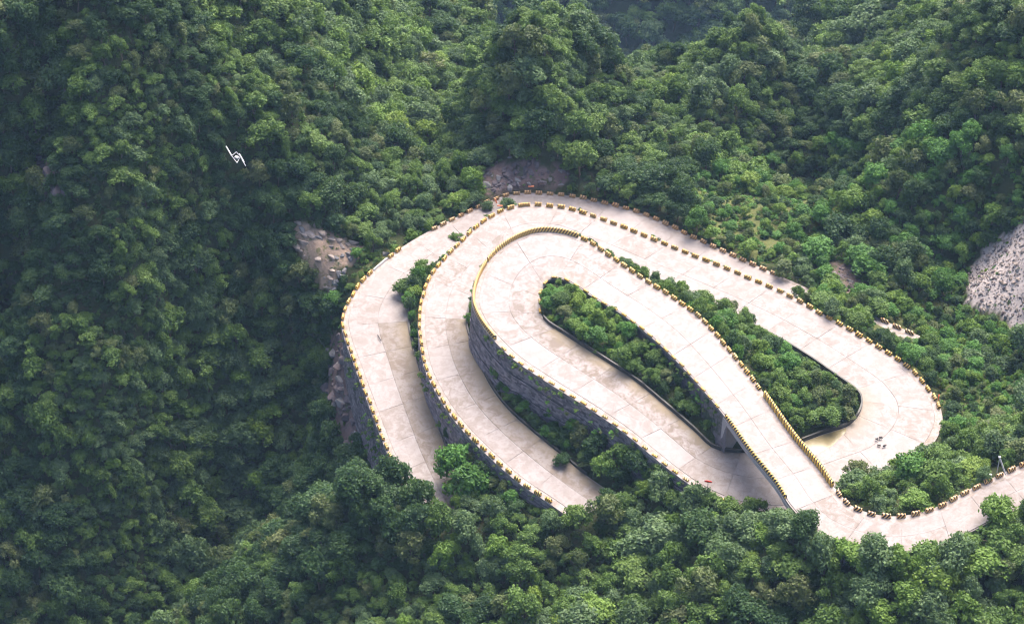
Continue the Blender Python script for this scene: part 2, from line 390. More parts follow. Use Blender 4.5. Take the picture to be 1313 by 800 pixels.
# ------------------------------------------------------------------ materials
class NT:
    def __init__(s, name, rough=.8, spec=.3):
        s.m = bpy.data.materials.new(name); s.m.use_nodes = True
        s.t = s.m.node_tree; s.n = s.t.nodes; s.b = s.n['Principled BSDF']
        s.b.inputs['Roughness'].default_value = rough
        s.b.inputs['Specular IOR Level'].default_value = spec
        s.tc = s.n.new('ShaderNodeTexCoord')
        s.co = s.tc.outputs['Object']
    def lk(s, a, b): s.t.links.new(a, b)
    def noise(s, scale, detail=4, rough=.55, dist=0, vec=None):
        x = s.n.new('ShaderNodeTexNoise'); x.inputs['Scale'].default_value = scale; x.inputs['Detail'].default_value = detail
        x.inputs['Roughness'].default_value = rough; x.inputs['Distortion'].default_value = dist
        s.lk(vec or s.co, x.inputs['Vector']); return x.outputs['Fac']
    def voro(s, scale, feature='F1', out='Distance', vec=None):
        x = s.n.new('ShaderNodeTexVoronoi'); x.feature = feature; x.inputs['Scale'].default_value = scale
        s.lk(vec or s.co, x.inputs['Vector']); return x.outputs[out]
    def scaled(s, sx, sy, sz):
        x = s.n.new('ShaderNodeMapping'); x.inputs['Scale'].default_value = (sx, sy, sz); s.lk(s.co, x.inputs['Vector']); return x.outputs[0]
    def ramp(s, fac, *stops):
        x = s.n.new('ShaderNodeValToRGB'); e = x.color_ramp.elements
        while len(e) < len(stops): e.new(.5)
        for k, (p, c) in enumerate(stops):
            e[k].position = p; e[k].color = (*c, 1) if not isinstance(c, (int, float)) else (c, c, c, 1)
        s.lk(fac, x.inputs[0]); return x.outputs[0]
    def mix(s, f, a, b, mode='MIX'):
        x = s.n.new('ShaderNodeMix'); x.data_type = 'RGBA'; x.blend_type = mode
        for v, i in ((f, 0), (a, 6), (b, 7)):
            if isinstance(v, (int, float)): x.inputs[i].default_value = v
            elif isinstance(v, tuple): x.inputs[i].default_value = (*v, 1)
            else: s.lk(v, x.inputs[i])
        return x.outputs[2]
    def math(s, op, a, b=0.0):
        x = s.n.new('ShaderNodeMath'); x.operation = op
        for v, i in ((a, 0), (b, 1)):
            if isinstance(v, (int, float)): x.inputs[i].default_value = v
            else: s.lk(v, x.inputs[i])
        return x.outputs[0]
    def attr(s, name, out='Fac'):
        x = s.n.new('ShaderNodeAttribute'); x.attribute_name = name; return x.outputs[out]
    def info(s, out): return s.n.new('ShaderNodeObjectInfo').outputs[out]
    def color(s, c):
        if isinstance(c, tuple): s.b.inputs['Base Color'].default_value = (*c, 1)
        else: s.lk(c, s.b.inputs['Base Color'])
    def bump(s, h, strength=.5, dist=.05):
        x = s.n.new('ShaderNodeBump'); x.inputs['Strength'].default_value = strength; x.inputs['Distance'].default_value = dist
        s.lk(h, x.inputs['Height']); s.lk(x.outputs[0], s.b.inputs['Normal'])

# concrete of the slabs: object colour carries how worn a slab is (r), how grey (g), how brown along the edge (b)
c = NT('concrete_slab', .75, .25)
sep = c.n.new('ShaderNodeSeparateColor'); c.lk(c.info('Color'), sep.inputs[0])
base = c.mix(c.noise(.35, 5, .6), (.196, .175, .170), (.262, .236, .232))
base = c.mix(sep.outputs[1], base, (.165, .143, .130))
rnd = c.math('MULTIPLY', c.info('Random'), .22)
base = c.mix(rnd, base, (.255, .225, .225))
st = c.ramp(c.noise(.55, 7, .68, .6), (.44, 0), (.58, 1))
st2 = c.ramp(c.noise(1.9, 5, .7, .3), (.52, 0), (.64, 1))
wear = c.math('MULTIPLY', sep.outputs[0], st)
base = c.mix(c.math('MULTIPLY', wear, .85), base, (.12, .092, .072))
base = c.mix(c.math('MULTIPLY', c.math('MULTIPLY', sep.outputs[0], st2), .7), base, (.12, .092, .072))
spk = c.ramp(c.noise(4.5, 3, .6), (.64, 0), (.70, 1))
base = c.mix(c.math('MULTIPLY', spk, .28), base, (.22, .19, .17))
uvn = c.n.new('ShaderNodeUVMap'); uvs = c.n.new('ShaderNodeSeparateXYZ'); c.lk(uvn.outputs[0], uvs.inputs[0])
ed = c.ramp(c.math('ADD', uvs.outputs[1], c.math('MULTIPLY', c.math('SUBTRACT', c.noise(.5, 5), .5), .35)), (.72, 0), (.98, 1))
base = c.mix(c.math('MULTIPLY', ed, sep.outputs[2]), base, (.17, .135, .09))
crk = c.ramp(c.voro(.16, 'DISTANCE_TO_EDGE', 'Distance', c.mix(.06, c.co, c.n.new('ShaderNodeTexNoise').outputs['Color'])), (0, 1), (.006, 0))
base = c.mix(c.math('MULTIPLY', crk, .4), base, (.13, .11, .10))
c.color(base); c.bump(c.noise(9, 5), .25, .03)
M_CONC = c.m

c = NT('joint_concrete', .9, .2); c.color(c.mix(c.noise(1.2, 4), (.17, .15, .14), (.27, .24, .22))); M_BED = c.m
c = NT('verge_concrete', .9, .2)
c.color(c.mix(c.ramp(c.noise(.9, 6, .7), (.4, 0), (.7, 1)), (.27, .235, .225), (.15, .12, .09))); c.bump(c.noise(5, 4), .5, .08); M_VERGE = c.m
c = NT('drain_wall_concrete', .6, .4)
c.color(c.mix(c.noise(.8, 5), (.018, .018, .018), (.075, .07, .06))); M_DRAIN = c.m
c = NT('wall_concrete', .85, .2)
c.color(c.mix(c.noise(.5, 6, .6), (.20, .185, .19), (.36, .33, .33))); c.bump(c.noise(4, 4), .4, .05); M_WALLC = c.m
c = NT('wall_stone', .85, .25)
isl = c.attr('tone')
base = c.mix(isl, (.085, .075, .088), (.25, .22, .235))
base = c.mix(c.math('MULTIPLY', c.ramp(c.noise(.25, 5, .65), (.5, 0), (.68, 1)), .55), base, (.045, .055, .04))
base = c.mix(c.math('MULTIPLY', c.ramp(c.noise(.9, 4, .6, 0, c.scaled(1, 1, .2)), (.55, 0), (.7, 1)), .45), base, (.04, .038, .045))
c.color(base); c.bump(c.noise(3, 5), .6, .08); M_STONE = c.m
c = NT('wall_mortar', .95, .1); c.color(c.mix(c.noise(.6, 5), (.03, .03, .034), (.085, .078, .082))); M_MORTAR = c.m
c = NT('cut_rock', .9, .2)
base = c.mix(c.noise(.45, 6, .7, .5), (.055, .05, .06), (.20, .175, .185))
base = c.mix(c.math('MULTIPLY', c.ramp(c.noise(.35, 5, .6), (.5, 0), (.6, 1)), .8), base, (.03, .055, .02))
c.color(base); c.bump(c.noise(1.3, 6, .7), 1, .5); M_ROCKW = c.m

def rock_mat(name, a, b, d, moss=.5):
    c = NT(name, .9, .2)
    base = c.mix(c.noise(.8, 6, .7, .4), a, b)
    base = c.mix(c.math('MULTIPLY', c.ramp(c.noise(.5, 5), (.52, 0), (.62, 1)), moss), base, d)
    base = c.mix(c.math('MULTIPLY', c.info('Random'), .4), base, a)
    c.color(base); c.bump(c.noise(2, 6, .7), 1, .25); return c.m
M_PALE = rock_mat('pale_limestone', (.18, .145, .125), (.46, .385, .34), (.14, .10, .07), .5)
M_GREYR = rock_mat('grey_limestone', (.10, .096, .10), (.29, .275, .27), (.05, .05, .045), .5)
M_DARKR = rock_mat('dark_limestone', (.05, .042, .05), (.20, .165, .17), (.11, .07, .06), .5)

# paint: slanting black and yellow bars
def stripes(name, uv, yel, period, slant=1.0):
    c = NT(name, .6, .3)
    if uv:
        n = c.n.new('ShaderNodeUVMap'); s = c.n.new('ShaderNodeSeparateXYZ'); c.lk(n.outputs[0], s.inputs[0])
        f = c.math('ADD', s.outputs[0], c.math('MULTIPLY', s.outputs[1], slant))
    else:
        s = c.n.new('ShaderNodeSeparateXYZ'); c.lk(c.co, s.inputs[0])
        f = c.math('ADD', c.math('ADD', s.outputs[0], c.math('MULTIPLY', s.outputs[2], slant)), c.math('MULTIPLY', s.outputs[1], .5))
    f = c.math('FRACT', c.math('ADD', c.math('DIVIDE', f, period), 50.0))
    k = c.ramp(f, (.52, 0), (.56, 1))
    y = c.mix(c.noise(3, 4), yel, tuple(min(1, v * 1.35) for v in yel))
    y = c.mix(c.math('MULTIPLY', c.info('Random'), .35), y, (.62, .50, .28))
    b = (.018, .012, .012)
    col = c.mix(k, b, y)
    col = c.mix(c.math('MULTIPLY', c.ramp(c.noise(2.2, 5, .7), (.55, 0), (.7, 1)), .35), col, (.30, .25, .2))
    c.color(col); return c.m
M_STR = stripes('black_and_yellow_paint', False, (.66, .38, .06), .56, .7)
M_STR_RED = stripes('black_and_orange_paint', False, (.54, .31, .12), .56, .7)
M_STR_PAR = stripes('parapet_paint', True, (.64, .38, .05), .66, .55)
M_STR_PAR2 = stripes('hairpin_parapet_paint', True, (.64, .38, .07), .62, -.6)

def plain(name, col, rough=.6, spec=.4, var=.15):
    c = NT(name, rough, spec)
    c.color(c.mix(c.noise(2.5, 4), tuple(v * (1 - var) for v in col), tuple(min(1, v * (1 + var)) for v in col))); return c.m
M_WHITE = plain('white_enamel', (.40, .40, .40), .6); M_STEEL = plain('grey_steel', (.35, .36, .37), .5)
M_RED = plain('red_paint', (.62, .03, .01), .5); M_ORANGE = plain('faded_orange_paint', (.62, .20, .09), .6); M_BARK = plain('bark', (.13, .10, .075), .9, .1, .4)
M_DARK = plain('dark_rubber', (.04, .035, .035), .7); M_GREYP = plain('weathered_concrete', (.36, .34, .33), .85)

# ground: what it is made of is stored per vertex
c = NT('hillside_ground', .95, .1)
base = c.mix(c.noise(.45, 6, .65), (.022, .03, .012), (.05, .065, .024))
base = c.mix(c.ramp(c.noise(1.6, 4), (.5, 0), (.7, 1)), base, (.06, .05, .03))
gr = c.mix(c.noise(1.2, 6, .7), (.07, .10, .025), (.16, .15, .06))
base = c.mix(c.attr('grass'), base, gr)
rk = c.mix(c.noise(.5, 7, .7, .6), (.20, .135, .095), (.42, .315, .24))
rk = c.mix(c.math('MULTIPLY', c.ramp(c.noise(.7, 6, .7), (.53, 0), (.6, 1)), .8), rk, (.12, .12, .05))
base = c.mix(c.attr('pale'), base, rk)
dk = c.mix(c.noise(.5, 7, .72, .8), (.05, .035, .035), (.23, .165, .155))
dk = c.mix(c.math('MULTIPLY', c.ramp(c.noise(.4, 5), (.55, 0), (.62, 1)), .7), dk, (.04, .06, .02))
base = c.mix(c.attr('rock'), base, dk)
sc = c.mix(c.noise(1.8, 6, .8), (.26, .22, .20), (.52, .45, .42))
base = c.mix(c.attr('scree'), base, sc)
c.color(base); c.bump(c.noise(1.1, 7, .75), 1, .35)
M_GROUND = c.m

# ------------------------------------------------------------------ the ground, one sheet
nx, ny = len(GX), len(GY)
V = np.c_[fx, fy, ZB]
i = np.arange(nx - 1)[None] + nx * np.arange(ny - 1)[:, None]
Fq = np.stack([i, i + 1, i + nx + 1, i + nx], -1).reshape(-1, 4)
u, v, _ = proj(V)
ju = u + 5 * vnoise(fx, fy, 2.2, 11); jv = v + 5 * vnoise(fx, fy, 2.4, 12)
Z = {k: inpoly(ju, jv, p) & (fy < 420) for k, p in ZONE.items()}
Z['spur'] &= fy > 300
me = mesh_np('hillside_terrain', V, Fq)
def vattr(name, arr):
    a = me.attributes.new(name, 'FLOAT', 'POINT'); a.data.foreach_set('value', np.asarray(arr, np.float32))
vattr('grass', Z['grass'] * .9 + Z['meadow'] * .55 + Z['brush'] * .35 + Z['bank'] * .2)
vattr('pale', Z['spur'] * 1.0)
vattr('rock', np.clip(Z['face'] + Z['scarp'] * .8 + Z['cliff'] + Z['hollow'] * .7, 0, 1))
vattr('scree', Z['scree'] * 1.0)
for p in me.polygons: p.use_smooth = True
terrain = link_mesh('hillside_terrain', me, [M_GROUND])
tag(terrain, 'steep wooded mountain ground under the forest and around the road', None, None, 'structure')

# ------------------------------------------------------------------ the roads
def ribbon(R, i0, i1, offO, offI, top, thick):
    """solid strip between two offsets"""
    O = R.edge('O', offO)[i0:i1 + 1]; I = R.edge('I', offI)[i0:i1 + 1]; n = len(O)
    V = np.concatenate([O + [0, 0, top], I + [0, 0, top], O + [0, 0, top - thick], I + [0, 0, top - thick]])
    k = np.arange(n - 1); q = lambda a, b, c, d: np.stack([a, b, c, d], -1)
    Fq = np.concatenate([q(k, k + 1, n + k + 1, n + k), q(2 * n + k, 3 * n + k, 3 * n + k + 1, 2 * n + k + 1),
                         q(k, 2 * n + k, 2 * n + k + 1, k + 1), q(n + k, n + k + 1, 3 * n + k + 1, 3 * n + k),
                         np.array([[0, n, 3 * n, 2 * n], [n - 1, 3 * n - 1, 4 * n - 1, 2 * n - 1]])])
    return V, Fq
def solid(name, R, i0, i1, offO, offI, top, thick, mat, parent=None):
    V, Fq = ribbon(R, i0, i1, offO, offI, top, thick)
    return link_mesh(name, mesh_np(name, V, Fq), [mat], parent)

def build_road(R, label, tone_fn, step=8.2, lo=0, hi=None):
    hi = len(R.t) - 1 if hi is None else hi
    root = empty('road', tuple(R.C[lo]))
    tag(root, label, None, None, 'structure')
    inv = -R.C[lo]
    bed = solid('roadbed', R, lo, hi, -.8, .25, -.10, .5, M_BED, root); bed.location = inv
    vg = solid('verge', R, lo, hi, .65, -0.0, -.05, .7, M_VERGE, root); vg.location = inv
    me = vg.data                                   # verge only outside the slabs
    n = hi - lo + 1
    co = np.zeros(len(me.vertices) * 3, np.float32); me.vertices.foreach_get('co', co); co = co.reshape(-1, 3)
    inn = R.edge('O', -.78)[lo:hi + 1]
    co[n:2 * n] = inn + [0, 0, -.05]; co[3 * n:] = inn + [0, 0, -.75]
    me.vertices.foreach_set('co', co.ravel()); me.update()
    d = np.r_[0, np.cumsum(np.linalg.norm(np.diff(R.C[lo:hi + 1], axis=0), axis=1))]
    L = d[-1]; k = 0; s = 0.0
    dense = np.linspace(0, L, int(L / .2))
    while s < L - 1.5:
        ln = step * random.uniform(.85, 1.15); e = min(s + ln, L)
        lanes = 2
        for lane in range(lanes):
            f0, f1 = lane / lanes, (lane + 1) / lanes
            ss = np.linspace(s + .028, e - .028, 5)
            tt = np.interp(ss, d, R.t[lo:hi + 1])
            O = R.at(R.O, tt) - R.at(R.N, tt) * .8; I = R.at(R.I, tt)
            g = .025 / R.w.mean()
            ra = [f0 + (g if lane else 0) + (f1 - f0) * x for x in (0, .5)] + [f1 - (0 if lane else g)]
            dz = random.uniform(-.012, .02)
            rows = [I * (1 - r) + O * r + [0, 0, dz] for r in ra]
            top = np.concatenate(rows); bot = np.concatenate([rows[0], rows[-1]]) - [0, 0, .16]
            Vv = np.concatenate([top, bot]); F = []
            for a in range(2):
                for b in range(4): F.append((a * 5 + b, (a + 1) * 5 + b, (a + 1) * 5 + b + 1, a * 5 + b + 1))
            for b in range(4):
                F.append((b, b + 1, 15 + b + 1, 15 + b)); F.append((10 + b + 1, 10 + b, 20 + b, 20 + b + 1))
            for b in (0, 4):
                f = (b, 5 + b, 10 + b, 20 + b, 15 + b)
                F.append((b, 5 + b, 20 + b, 15 + b) if b else (5 + b, b, 15 + b, 20 + b)); F.append((5 + b, 10 + b, 20 + b, 20 + b))
            F = [tuple(x) if x[2] != x[3] else (x[0], x[1], x[2], x[2]) for x in F]
            uvv = np.zeros((25, 2)); uvv[:15, 1] = np.repeat([1 - r for r in ra], 5); uvv[15:20, 1] = 1 - ra[0]; uvv[20:, 1] = 1 - ra[-1]
            bmq = [x for x in F if x[2] != x[3]]
            m = mesh_np('slab', Vv, bmq, uvv)
            o = link_mesh('slab', m, [M_CONC], root); o.location = inv
            w, gy_, br = tone_fn(float(tt[2]), lane)
            o.color = (min(1, (w * 1.25 + .22) * random.uniform(.6, 1.5)), max(0, gy_ + random.uniform(-.06, .12)), br, 1)
        s = e
    return root
def slab_tone1(t, lane):           # lane 0 is the inner one
    w, g, b = .12, .02, .05
    if t < 8: w, g = .25, .25
    elif t < 11: w, g = .10, .12
    elif 17 < t < 25: w, g, b = .30, .02, .25
    elif 25 <= t < 31: w, g, b = ((.75, .18, 1.0) if lane == 0 else (.08, .0, 0))
    elif 31 <= t < 35: w, g, b = .15, .30, .3
    elif 35 <= t < 42: w, g, b = .15, .12, .6 if lane == 0 else 0
    elif 42 <= t < 50: w, g = .15, .10
    elif 50 <= t < 58: w, g = .25, .02
    elif t >= 58: w, g, b = ((.85, .85, .8) if lane == 0 else (.25, .12, 0))  # inner lane much greyer and browner than the outer one
    return w, g, b
def slab_tone3(t, lane):
    if t < 9: return .1, .15, .1
    if t < 13: return .2, .1, .2
    return (.8, .8, .8) if lane == 0 else (.15, .06, 0)  # inner lane set greyer and browner down the left curve
road_top = build_road(A1, 'pale concrete mountain road coiling over the bridge and round three hairpins', slab_tone1)
road_low = build_road(A3, 'outermost and lowest pale concrete arm of the mountain road', slab_tone3)

# ------------------------------------------------------------------ retaining walls
def wall_path(R, side, t0, t1, off):
    i0, i1 = R.idx(t0), R.idx(t1)
    e = R.edge(side, off)[i0:i1 + 1]; n = R.N[i0:i1 + 1] * (1 if side == 'O' else -1)
    return e, n
def plain_wall(name, R, side, t0, t1, off, mat, label, top=-.12, mind=0.35, thick=.5):
    e, n = wall_path(R, side, t0, t1, off)
    g = np.minimum.reduce([zt(e[:, 0] + n[:, 0] * q, e[:, 1] + n[:, 1] * q) for q in (0.1, .6, 1.2, 2.0)]) - 1.2
    g = np.minimum(g, e[:, 2] + top - mind)
    m = len(e); k = np.arange(m - 1)
    rows = []
    for q in np.linspace(0, 1, 7):
        z = (e[:, 2] + top) * (1 - q) + g * q
        jit = .35 * vnoise(e[:, 0] * 3 + z, e[:, 1] * 3, 2.1, 31) if mat is M_ROCKW and 0 < q else 0
        bat = q * (e[:, 2] - g) * .06
        rows.append(np.c_[e[:, :2] + n[:, :2] * (bat + jit)[:, None] if not np.isscalar(jit) else e[:, :2] + n[:, :2] * bat[:, None], z])
    back0 = np.c_[e[:, :2] - n[:, :2] * thick, e[:, 2] + top]
    V = np.concatenate([back0] + rows); F = []
    for r in range(7):
        F.append(np.stack([r * m + k, r * m + k + 1, (r + 1) * m + k + 1, (r + 1) * m + k], -1))
    o = link_mesh(name, mesh_np(name, V, np.concatenate(F)), [mat])
    tag(o, label, 'retaining wall')
    return o
def stone_wall(R, side, t0, t1, off, tiers, label, size=(.75, .42), depth=.12, coping=True):
    """coursed masonry: every stone a proud block, in tiers that step out"""
    e, n = wall_path(R, side, t0, t1, off)
    g = np.minimum.reduce([zt(e[:, 0] + n[:, 0] * q, e[:, 1] + n[:, 1] * q) for q in (0.1, .8, 1.6)]) - .8
    d = np.r_[0, np.cumsum(np.linalg.norm(np.diff(e[:, :2], axis=0), axis=1))]
    root = empty('retaining_wall', tuple(e[0])); base = -e[0]
    tag(root, label, 'retaining wall')
    r = np.random.default_rng(int(t0 * 10) + 5)
    topz = e[:, 2] - .16
    for ti in range(tiers):
        a0, a1 = ti / tiers, (ti + 1) / tiers
        step = ti * .35
        za = topz * (1 - a0) + g * a0; zb = topz * (1 - a1) + g * a1
        k = np.arange(len(e) - 1); m = len(e)
        def row(o, z): return np.c_[e[:, :2] + n[:, :2] * o, z]
        V = np.concatenate([row(step - .6, za - .02), row(step, za - .02), row(step + .1, zb)])
        F = np.concatenate([np.stack([q * m + k, q * m + k + 1, (q + 1) * m + k + 1, (q + 1) * m + k], -1) for q in range(2)])
        o = link_mesh('tier', mesh_np('tier', V, F), [M_MORTAR], root); o.location = base
        if coping and ti:
            V, F = [], []
        # stones
        VV, FF, TT = [], [], []
        s = r.uniform(0, .3); Lw = d[-1]
        ncourse = max(1, int(np.max(za - zb) / size[1]))
        for cidx in range(ncourse):
            f0 = cidx / ncourse; f1 = (cidx + 1) / ncourse
            s = -r.uniform(0, size[0])
            while s < Lw:
                l = size[0] * r.uniform(.55, 1.5); s1 = min(s + l, Lw); s0 = max(s, 0)
                s += l
                if s1 - s0 < .15: continue
                gap = .03
                pr = depth * r.uniform(.25, 1) + .02
                pts = []
                for ss in (s0 + gap, s1 - gap):
                    x = np.interp(ss, d, e[:, 0]); y = np.interp(ss, d, e[:, 1]); nn = np.array([np.interp(ss, d, n[:, 0]), np.interp(ss, d, n[:, 1])])
                    z0 = np.interp(ss, d, za); z1 = np.interp(ss, d, zb)
                    for ff in (f0, f1):
                        zz = z0 * (1 - ff) + z1 * ff + (-gap if ff == f0 else gap)
                        o_ = step + .1 * ff
                        p = r.uniform(.7, 1.1) * pr
                        pts.append((x + nn[0] * (o_ - .02), y + nn[1] * (o_ - .02), zz)); pts.append((x + nn[0] * (o_ + p), y + nn[1] * (o_ + p), zz + r.uniform(-.02, .02)))
                b = len(VV); VV += pts   # 0 in-top-a,1 out-top-a,2 in-bot-a,3 out-bot-a,4..7 for b
                FF += [(b + 1, b + 5, b + 7, b + 3), (b + 0, b + 4, b + 5, b + 1), (b + 3, b + 7, b + 6, b + 2), (b + 0, b + 1, b + 3, b + 2), (b + 4, b + 6, b + 7, b + 5)]
                TT += [r.random()] * 5
        m_ = mesh_np('stonework', VV, FF)
        a = m_.attributes.new('tone', 'FLOAT', 'FACE'); a.data.foreach_set('value', np.array(TT, np.float32))
        o = link_mesh('stonework', m_, [M_STONE], root); o.location = base
        tag(o, None, None, None, 'stuff')
    return root
stone_wall(A1, 'O', 23.2, 32.4, .55, 3, 'tall curved dark stone wall in three tiers below the highest hairpin')
stone_wall(A1, 'O', 58.6, 66.5, .55, 1, 'low dark stone wall carrying the middle road arm above the bright green tree')
stone_wall(A3, 'O', 12.6, 20.0, .55, 1, 'tall grey stone wall standing on the cliff under the outermost road', (.6, .5))
plain_wall('retaining_wall', A1, 'O', 0, BR0, .5, M_WALLC, 'concrete edge wall under the road approaching the bridge from the right')
plain_wall('retaining_wall', A1, 'O', BR1, 17.6, .5, M_ROCKW, 'dark cut rock bank under the upper road edge beyond the bridge')
plain_wall('retaining_wall', A1, 'O', 17.6, 23.2, .55, M_WALLC, 'concrete wall behind the striped parapet of the highest hairpin')
plain_wall('retaining_wall', A1, 'I', 0, BR0, -.1, M_WALLC, 'concrete edge wall on the near side of the road at lower right')
plain_wall('retaining_wall', A1, 'I', BR1, 19.0, .0, M_ROCKW, 'dark rocky bank facing the long planted island inside the highest loop')
plain_wall('retaining_wall', A1, 'O', 32.4, 58.6, .55, M_WALLC, 'concrete footing wall along the outer edge of the middle road arm')
plain_wall('retaining_wall', A3, 'O', 0, 12.6, .55, M_WALLC, 'concrete footing wall behind the top of the outermost road')

# dark damp drain walls along the inner edges
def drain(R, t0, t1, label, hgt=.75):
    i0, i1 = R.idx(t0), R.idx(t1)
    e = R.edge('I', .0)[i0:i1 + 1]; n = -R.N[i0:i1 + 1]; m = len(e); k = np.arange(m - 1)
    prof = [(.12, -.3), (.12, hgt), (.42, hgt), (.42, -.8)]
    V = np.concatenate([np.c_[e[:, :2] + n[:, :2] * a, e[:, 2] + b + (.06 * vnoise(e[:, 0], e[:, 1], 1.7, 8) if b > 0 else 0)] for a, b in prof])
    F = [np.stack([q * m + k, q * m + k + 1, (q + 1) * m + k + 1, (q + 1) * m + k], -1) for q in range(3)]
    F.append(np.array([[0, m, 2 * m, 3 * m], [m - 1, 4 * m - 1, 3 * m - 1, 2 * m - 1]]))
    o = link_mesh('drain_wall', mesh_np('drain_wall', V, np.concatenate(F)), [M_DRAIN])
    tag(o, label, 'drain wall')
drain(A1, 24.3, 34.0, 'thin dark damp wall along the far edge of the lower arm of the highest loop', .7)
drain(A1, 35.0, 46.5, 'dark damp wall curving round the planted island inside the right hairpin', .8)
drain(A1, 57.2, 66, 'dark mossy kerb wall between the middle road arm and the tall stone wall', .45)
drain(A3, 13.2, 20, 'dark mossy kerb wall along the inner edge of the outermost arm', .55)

# ------------------------------------------------------------------ bridge deck and parapets
bridge = empty('bridge', tuple(A1.C[A1.idx(9.5)]))
tag(bridge, 'short concrete road bridge crossing over the lower arm of the road', 'bridge')
binv = -A1.C[A1.idx(9.5)]
i0, i1 = A1.idx(BR0 - .1), A1.idx(BR1 + .1)
o = solid('deck', A1, i0, i1, .7, .35, -.62, .8, M_WALLC, bridge); o.location = binv
for off in (-1.2, -4.0, -6.6):
    V, Fq = ribbon(A1, i0, i1, off, 0, -1.43, .9)
    n = i1 - i0 + 1; inn = A1.edge('O', off - .45)[i0:i1 + 1]
    V[n:2 * n] = inn + [0, 0, -1.43]; V[3 * n:] = inn + [0, 0, -2.33]
    o = link_mesh('girder', mesh_np('girder', V, Fq), [M_WALLC], bridge); o.location = binv
def cross_wall(name, R, t, th, mat, parent, deep):
    i = R.idx(t); a = R.edge('O', .5)[i]; b = R.edge('I', .3)[i]; tg = np.array([-R.N[i][1], R.N[i][0], 0]) * th
    zlo = deep
    V = []
    for z in (a[2] - .65, zlo):
        for p, s in ((a, 1), (b, 1), (b, -1), (a, -1)):
            q = p + tg * s; V.append((q[0], q[1], z))
    F = [(0, 1, 2, 3), (7, 6, 5, 4), (0, 4, 5, 1), (1, 5, 6, 2), (2, 6, 7, 3), (3, 7, 4, 0)]
    o = link_mesh(name, mesh_np(name, V, F), [mat], parent); o.location = binv; return o
cross_wall('abutment', A1, BR1 + .12, .5, M_WALLC, bridge, 11.6)
cross_wall('abutment', A1, BR0 - .1, .5, M_WALLC, bridge, 9)

def parapet(R, side, t0, t1, off, hgt, th, mat, label):
    e, d, _ = R.arc(side, t0, t1, off); n = R.N[R.idx(t0):R.idx(t1) + 1] * (1 if side == 'O' else -1)
    # resample finely
    L = d[-1]; s = np.arange(0, L, .5); s = np.r_[s, L]
    E = np.stack([np.interp(s, d, e[:, k]) for k in range(3)], -1); N_ = np.stack([np.interp(s, d, n[:, k]) for k in range(3)], -1)
    prof = [(th / 2 + .05, -.1, 0), (th / 2 + .02, hgt - .1, hgt), (th / 2 - .08, hgt, hgt + .1), (-th / 2 + .08, hgt, hgt + th), (-th / 2 - .02, hgt - .1, hgt + th + .1), (-th / 2 - .05, -.1, 2 * hgt + th)]
    m = len(s); V = np.concatenate([E + N_ * a + [0, 0, b] for a, b, _ in prof]); uv = np.concatenate([np.c_[s, np.full(m, c - hgt)] for _, _, c in prof])
    k = np.arange(m - 1); F = [np.stack([q * m + k, (q + 1) * m + k, (q + 1) * m + k + 1, q * m + k + 1], -1) for q in range(5)]
    V0 = -E[0]
    me = mesh_np('parapet', V + V0, np.concatenate(F + [np.array([[0, 5 * m, 4 * m, m], [m, 4 * m, 3 * m, 2 * m], [m - 1, 2 * m - 1, 5 * m - 1, 6 * m - 1], [2 * m - 1, 3 * m - 1, 4 * m - 1, 5 * m - 1]])]), uv)
    o = link_mesh('parapet', me, [mat]); o.location = E[0]
    tag(o, label, 'parapet')
    return o
parapet(A1, 'O', 8.15, 10.95, .35, 1.15, .45, M_STR_PAR, 'solid yellow and black striped parapet on the right side of the bridge')
parapet(A1, 'I', 8.4, 10.95, .1, .62, .32, M_STR_PAR, 'thinner striped parapet on the left side of the bridge')
parapet(A1, 'O', 18.0, 21.5, .25, .95, .4, M_STR_PAR2, 'closely striped continuous parapet over the top of the highest hairpin')
parapet(A1, 'O', 21.6, 25.2, .25, .95, .4, M_STR_PAR2, 'closely striped continuous parapet down the left side of the highest hairpin')

# ------------------------------------------------------------------ striped kerb blocks
def block_mesh(mat, w=1.42, name='kerb_block'):
    bm = bmesh.new()
    prof = [(-.28, 0), (.28, 0), (.27, .60), (.14, .80), (-.14, .80), (-.27, .60)]
    vs = [[bm.verts.new((x * (1 if z < .62 else .93), y, z)) for y, z in prof] for x in (-w / 2, w / 2)]
    for k in range(6):
        bm.faces.new((vs[0][k], vs[1][k], vs[1][(k + 1) % 6], vs[0][(k + 1) % 6]))
    bm.faces.new(vs[0]); bm.faces.new(vs[1][::-1])
    bmesh.ops.recalc_face_normals(bm, faces=bm.faces)
    bmesh.ops.bevel(bm, geom=[e for e in bm.edges], offset=.025, segments=1, affect='EDGES')
    me = bpy.data.meshes.new(name); bm.to_mesh(me); bm.free(); me.materials.append(mat); return me
BM = {'y': block_mesh(M_STR), 'r': block_mesh(M_STR_RED)}
BLOCKS = []
